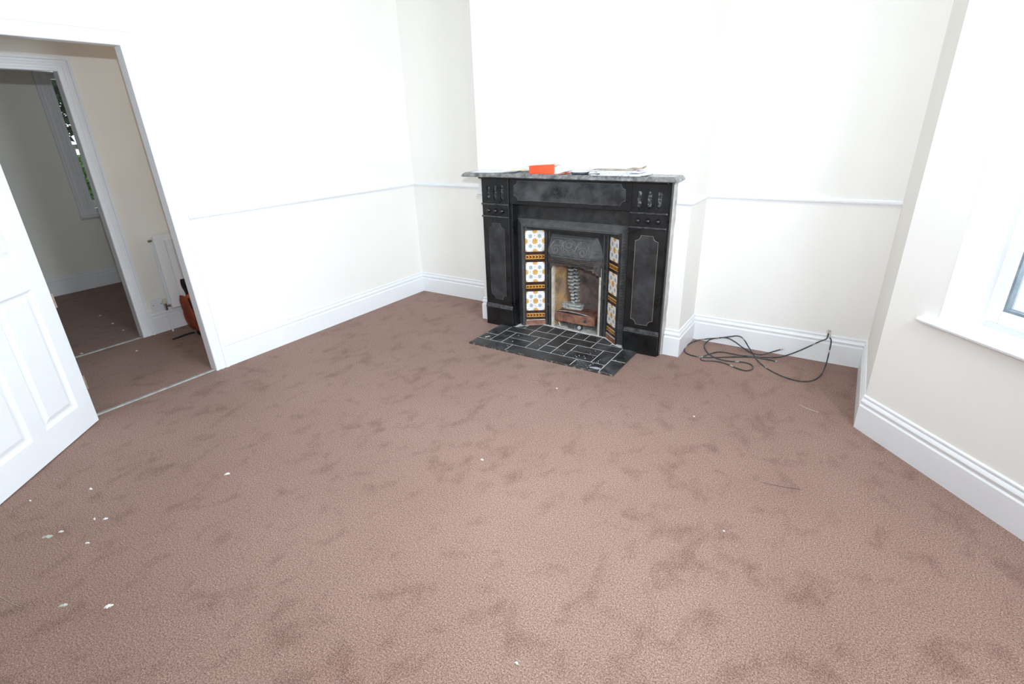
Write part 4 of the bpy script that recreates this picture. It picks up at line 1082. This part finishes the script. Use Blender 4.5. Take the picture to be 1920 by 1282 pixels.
m = MB(); blob(m, [(0.045, 0.5, 0), (0.055, 0.85, 0), (0.12, 1.0, 0), (0.19, 0.95, -0.022), (0.225, 0.6, -0.034), (0.232, 0.2, -0.038)], 0.040, 0.115, cx=0.100, cy=0.01)
m.build('front_pocket', M['orange'], RK, True)
m = MB(); blob(m, [(0.06, 0.5, 0), (0.07, 0.9, 0), (0.16, 1.0, -0.015), (0.28, 0.9, -0.048), (0.33, 0.5, -0.062)], 0.075, 0.020, cx=-0.012, cy=-0.158)
m.build('side_panel', M['orange_dk'], RK, True)
m = MB(); blob(m, [(0.0, 0.7, 0), (0.006, 1.0, 0), (0.026, 1.0, 0), (0.036, 0.8, 0)], 0.112, 0.150, cx=0.020); m.build('base_panel', M['strap'], RK, True)
m = MB()
def webbing(P, w, t=0.003):
    P = [Vector(p) for p in P]; R = []
    for i, p in enumerate(P):
        R.append([(p.x, p.y-w/2, p.z-t), (p.x, p.y+w/2, p.z-t), (p.x+t, p.y+w/2, p.z+t), (p.x+t, p.y-w/2, p.z+t)])
    m.rings(R)
webbing(catmull([Vector(p) for p in ((-0.07, -0.112, 0.335), (-0.065, -0.115, 0.39), (-0.07, -0.120, 0.45), (-0.095, -0.115, 0.455), (-0.11, -0.11, 0.40), (-0.10, -0.095, 0.335))], 4), 0.034)
m.build('haul_loop', M['strap'], RK)
m = MB(); m.tube(catmull([Vector(p) for p in ((0.0, -0.150, 0.32), (0.045, -0.158, 0.24), (0.085, -0.150, 0.15), (0.07, -0.15, 0.07))], 5), 0.006, 6); m.build('compression_strap', M['strap'], RK)
m = MB(); m.box(0.112, 0.145, -0.118, -0.080, 0.150, 0.166, 0.003); m.build('buckle', M['strap'], RK)
m = MB(); m.tube(catmull([Vector(p) for p in ((-0.07, -0.155, 0.30), (-0.07, -0.178, 0.20), (-0.06, -0.175, 0.11), (-0.04, -0.16, 0.06))], 5), 0.008, 6); m.build('shoulder_strap', M['orange_dk'], RK)
m = MB(); pts = [Vector((-0.080, -0.140, 0.006)), Vector((-0.09, -0.20, 0.005)), Vector((-0.085, -0.26, 0.004)), Vector((-0.078, -0.315, 0.004))]
R = []
for i, p in enumerate(pts): R.append([(p.x-0.011, p.y, p.z-0.0035), (p.x+0.011, p.y, p.z-0.0035), (p.x+0.011, p.y, p.z+0.0025), (p.x-0.011, p.y, p.z+0.0025)])
m.rings(R); m.build('trailing_strap', M['strap'], RK)['label'] = 'black strap trailing on the carpet'

# ------------------------------------------------------------------ scraps on the carpet
def scrap(px, py, L, rz, label, mat='fluff'):
    p = ray_floor(px, py, 2, 0.0); rnd = random.Random(int(px*7+py)); m = MB()
    n = 7; rings = []
    for k in range(n):
        u = k/(n-1); w = L*0.20*math.sin(math.pi*(0.12+0.76*u))*rnd.uniform(0.7, 1.3); x = (u-0.5)*L; y = rnd.uniform(-0.1, 0.1)*L*0.6; h = 0.0012+0.004*math.sin(math.pi*u)*rnd.uniform(0.5, 1.2)
        rings.append([(x, y-w, 0.0002), (x, y-w, h), (x, y+w, h+0.001), (x, y+w, 0.0002)])
    m.rings(rings); o = m.build('scrap', M[mat]); o.location = (p.x, p.y, 0); o.rotation_euler = (0, 0, rz)
    return tag(o, label, 'scrap', 'pale scraps on the carpet')
S_ = [(426, 889, 0.026, 1.0, 'brightest white scrap on carpet between the door and the hearth'),
      (170, 917, 0.020, 0.3, 'small pale scrap on carpet just right of the door bottom'),
      (56.6, 939, 0.014, 0.2, 'tiny pale scrap on carpet close under the door'),
      (177.6, 973, 0.016, -0.4, 'left of two tiny white slivers side by side near the door'),
      (198, 973, 0.018, 1.0, 'right of two tiny white slivers side by side near the door'),
      (114.6, 997, 0.018, 0.9, 'tiny white sliver just above the greenish fluff'),
      (163.5, 1018.5, 0.018, 0.7, 'pale round crumb beside a dark mark on the left carpet'),
      (204, 1137, 0.028, 1.1, 'white curled scrap, right of a pair at bottom left'),
      (968, 1244, 0.014, 0.2, 'tiny white scrap at the bottom middle of the carpet'),
      (1357, 996, 0.010, 0.2, 'tiny white scrap on carpet below right of the hearth'),
      (1044, 728.5, 0.012, 0.1, 'tiny white crumb on carpet just below the hearth'),
      (1301, 781, 0.012, 0.1, 'tiny pale crumb on carpet below the cables'),
      (904, 862, 0.016, 0.1, 'pale thin sliver on carpet in mid room'),
      (187.3, 592, 0.024, 0.5, 'pale scrap farthest back on carpet of the room beyond'),
      (210.7, 606.8, 0.028, 0.5, 'pale scrap in the middle of the far room carpet'),
      (231, 619, 0.018, 0.5, 'pale scrap nearest the second door frame, far room carpet'),
      (153, 663, 0.026, 0.5, 'pale scrap by the second threshold strip'),
      (256, 658, 0.018, 0.5, 'pale crumb on the hall carpet')]
for s_ in S_: scrap(*s_)
scrap(89, 1006.7, 0.040, 0.75, 'greenish grey wisp of fluff on the left carpet', 'fluff_grey')
scrap(118, 1135.8, 0.028, 0.8, 'greenish grey fluff, left of a pair at bottom left', 'fluff_grey')
def hair(P, label, mat='fluff'):
    pts = [ray_floor(x, y, 2, 0.0026) for x, y in P]
    m = MB(); m.tube(catmull(pts, 5), 0.0007, 4); o = m.build('thread', M[mat]); tag(o, label, 'thread', 'fine threads on the carpet')
hair([(0, 1118), (18, 1129), (40, 1138)], 'fine pale thread on carpet at the bottom left edge', 'fluff_grey')
hair([(1425, 903), (1450, 909), (1485, 915), (1500, 917)], 'fine dark thread on carpet in front of the bay', 'strap')
hair([(1498, 758), (1515, 766), (1535, 773)], 'fine pale thread on carpet below the cable loop', 'fluff')

# ------------------------------------------------------------------ outdoors
m = MB(); m.box(-16, -3.75, -9, 9, -0.5, -0.4); struct(m.build('ground', M['grass']), 'garden lawn outside the far window', 'lawn')
m = MB(); m.box(5.2, 14, -9, 5, -0.5, -0.4); struct(m.build('ground', mottled('pale_paving', (0.80, 0.81, 0.82), (0.86, 0.87, 0.88), 3, 0.9)), 'pale sunlit paving outside the bay', 'paving')
def leafy(name, c, r, n, mat, label, trunk, ls=0.07, seed=1):
    rt = empty(name, (c[0], c[1], -0.4)); tag(rt, label, name.replace('_', ' '))
    rnd = random.Random(seed); m = MB()
    for k in range(n):
        d = Vector((rnd.gauss(0, 1), rnd.gauss(0, 1), rnd.gauss(0, 1))).normalized()*(rnd.random()**0.4)
        p = Vector((d.x*r[0], d.y*r[1], c[2]+0.4+d.z*r[2])); a = Vector((rnd.gauss(0, 1), rnd.gauss(0, 1), rnd.gauss(0, 1))).normalized(); b = a.orthogonal().normalized()
        s_ = ls*rnd.uniform(0.6, 1.3); v = [m.bm.verts.new(p+q) for q in (a*s_, b*s_*0.45, -a*s_, -b*s_*0.45)]; m.bm.faces.new(v)
    o = m.build('foliage', mat, rt, fix=False); o['kind'] = 'stuff'
    m = MB(); m.tube([(0, 0, 0), (0.03, 0.02, (c[2]+0.4)*0.6), (0, 0, c[2]+0.4)], trunk, 8, radii=[trunk, trunk*0.8, trunk*0.4]); m.build('trunk', M['bark'], rt)
leafy('shrub', (-7.8, 0.15, 0.92), (0.6, 0.95, 0.38), 2600, M['leaf'], 'bright green garden shrub seen low through the far window', 0.03, 0.06, 2)
leafy('tree', (-9.6, 0.9, 3.35), (1.4, 2.4, 1.9), 5200, M['leaf_dk'], 'dark tree seen high through the far window', 0.10, 0.10, 3)
FN = empty('fence', (-11.2, 0, -0.4)); tag(FN, 'weathered board fence at the end of the garden', 'fence')
for k in range(44):
    m = MB(); y = -4.4+k*0.2; m.box(-0.01, 0.012, y, y+0.185, 0.02, 1.55+0.01*(k % 3)); m.build('board', M['fence'], FN)
m = MB(); m.box(-0.05, -0.01, -4.4, 4.4, 0.3, 0.38); m.box(-0.05, -0.01, -4.4, 4.4, 1.2, 1.28); m.build('rail', M['fence'], FN)
GT = empty('garden_table', (-6.6, -0.35, -0.4)); tag(GT, 'wooden garden table on the lawn outside the far window', 'table')
for k in range(5):
    m = MB(); m.box(-0.30+k*0.12, -0.20+k*0.12, -0.5, 0.5, 0.80, 0.83, 0.003); m.build('slat', M['fence'], GT)
for x in (-0.26, 0.24):
    for y in (-0.44, 0.40):
        m = MB(); m.box(x, x+0.05, y, y+0.05, 0.0, 0.80, 0.003); m.build('leg', M['bark'], GT)
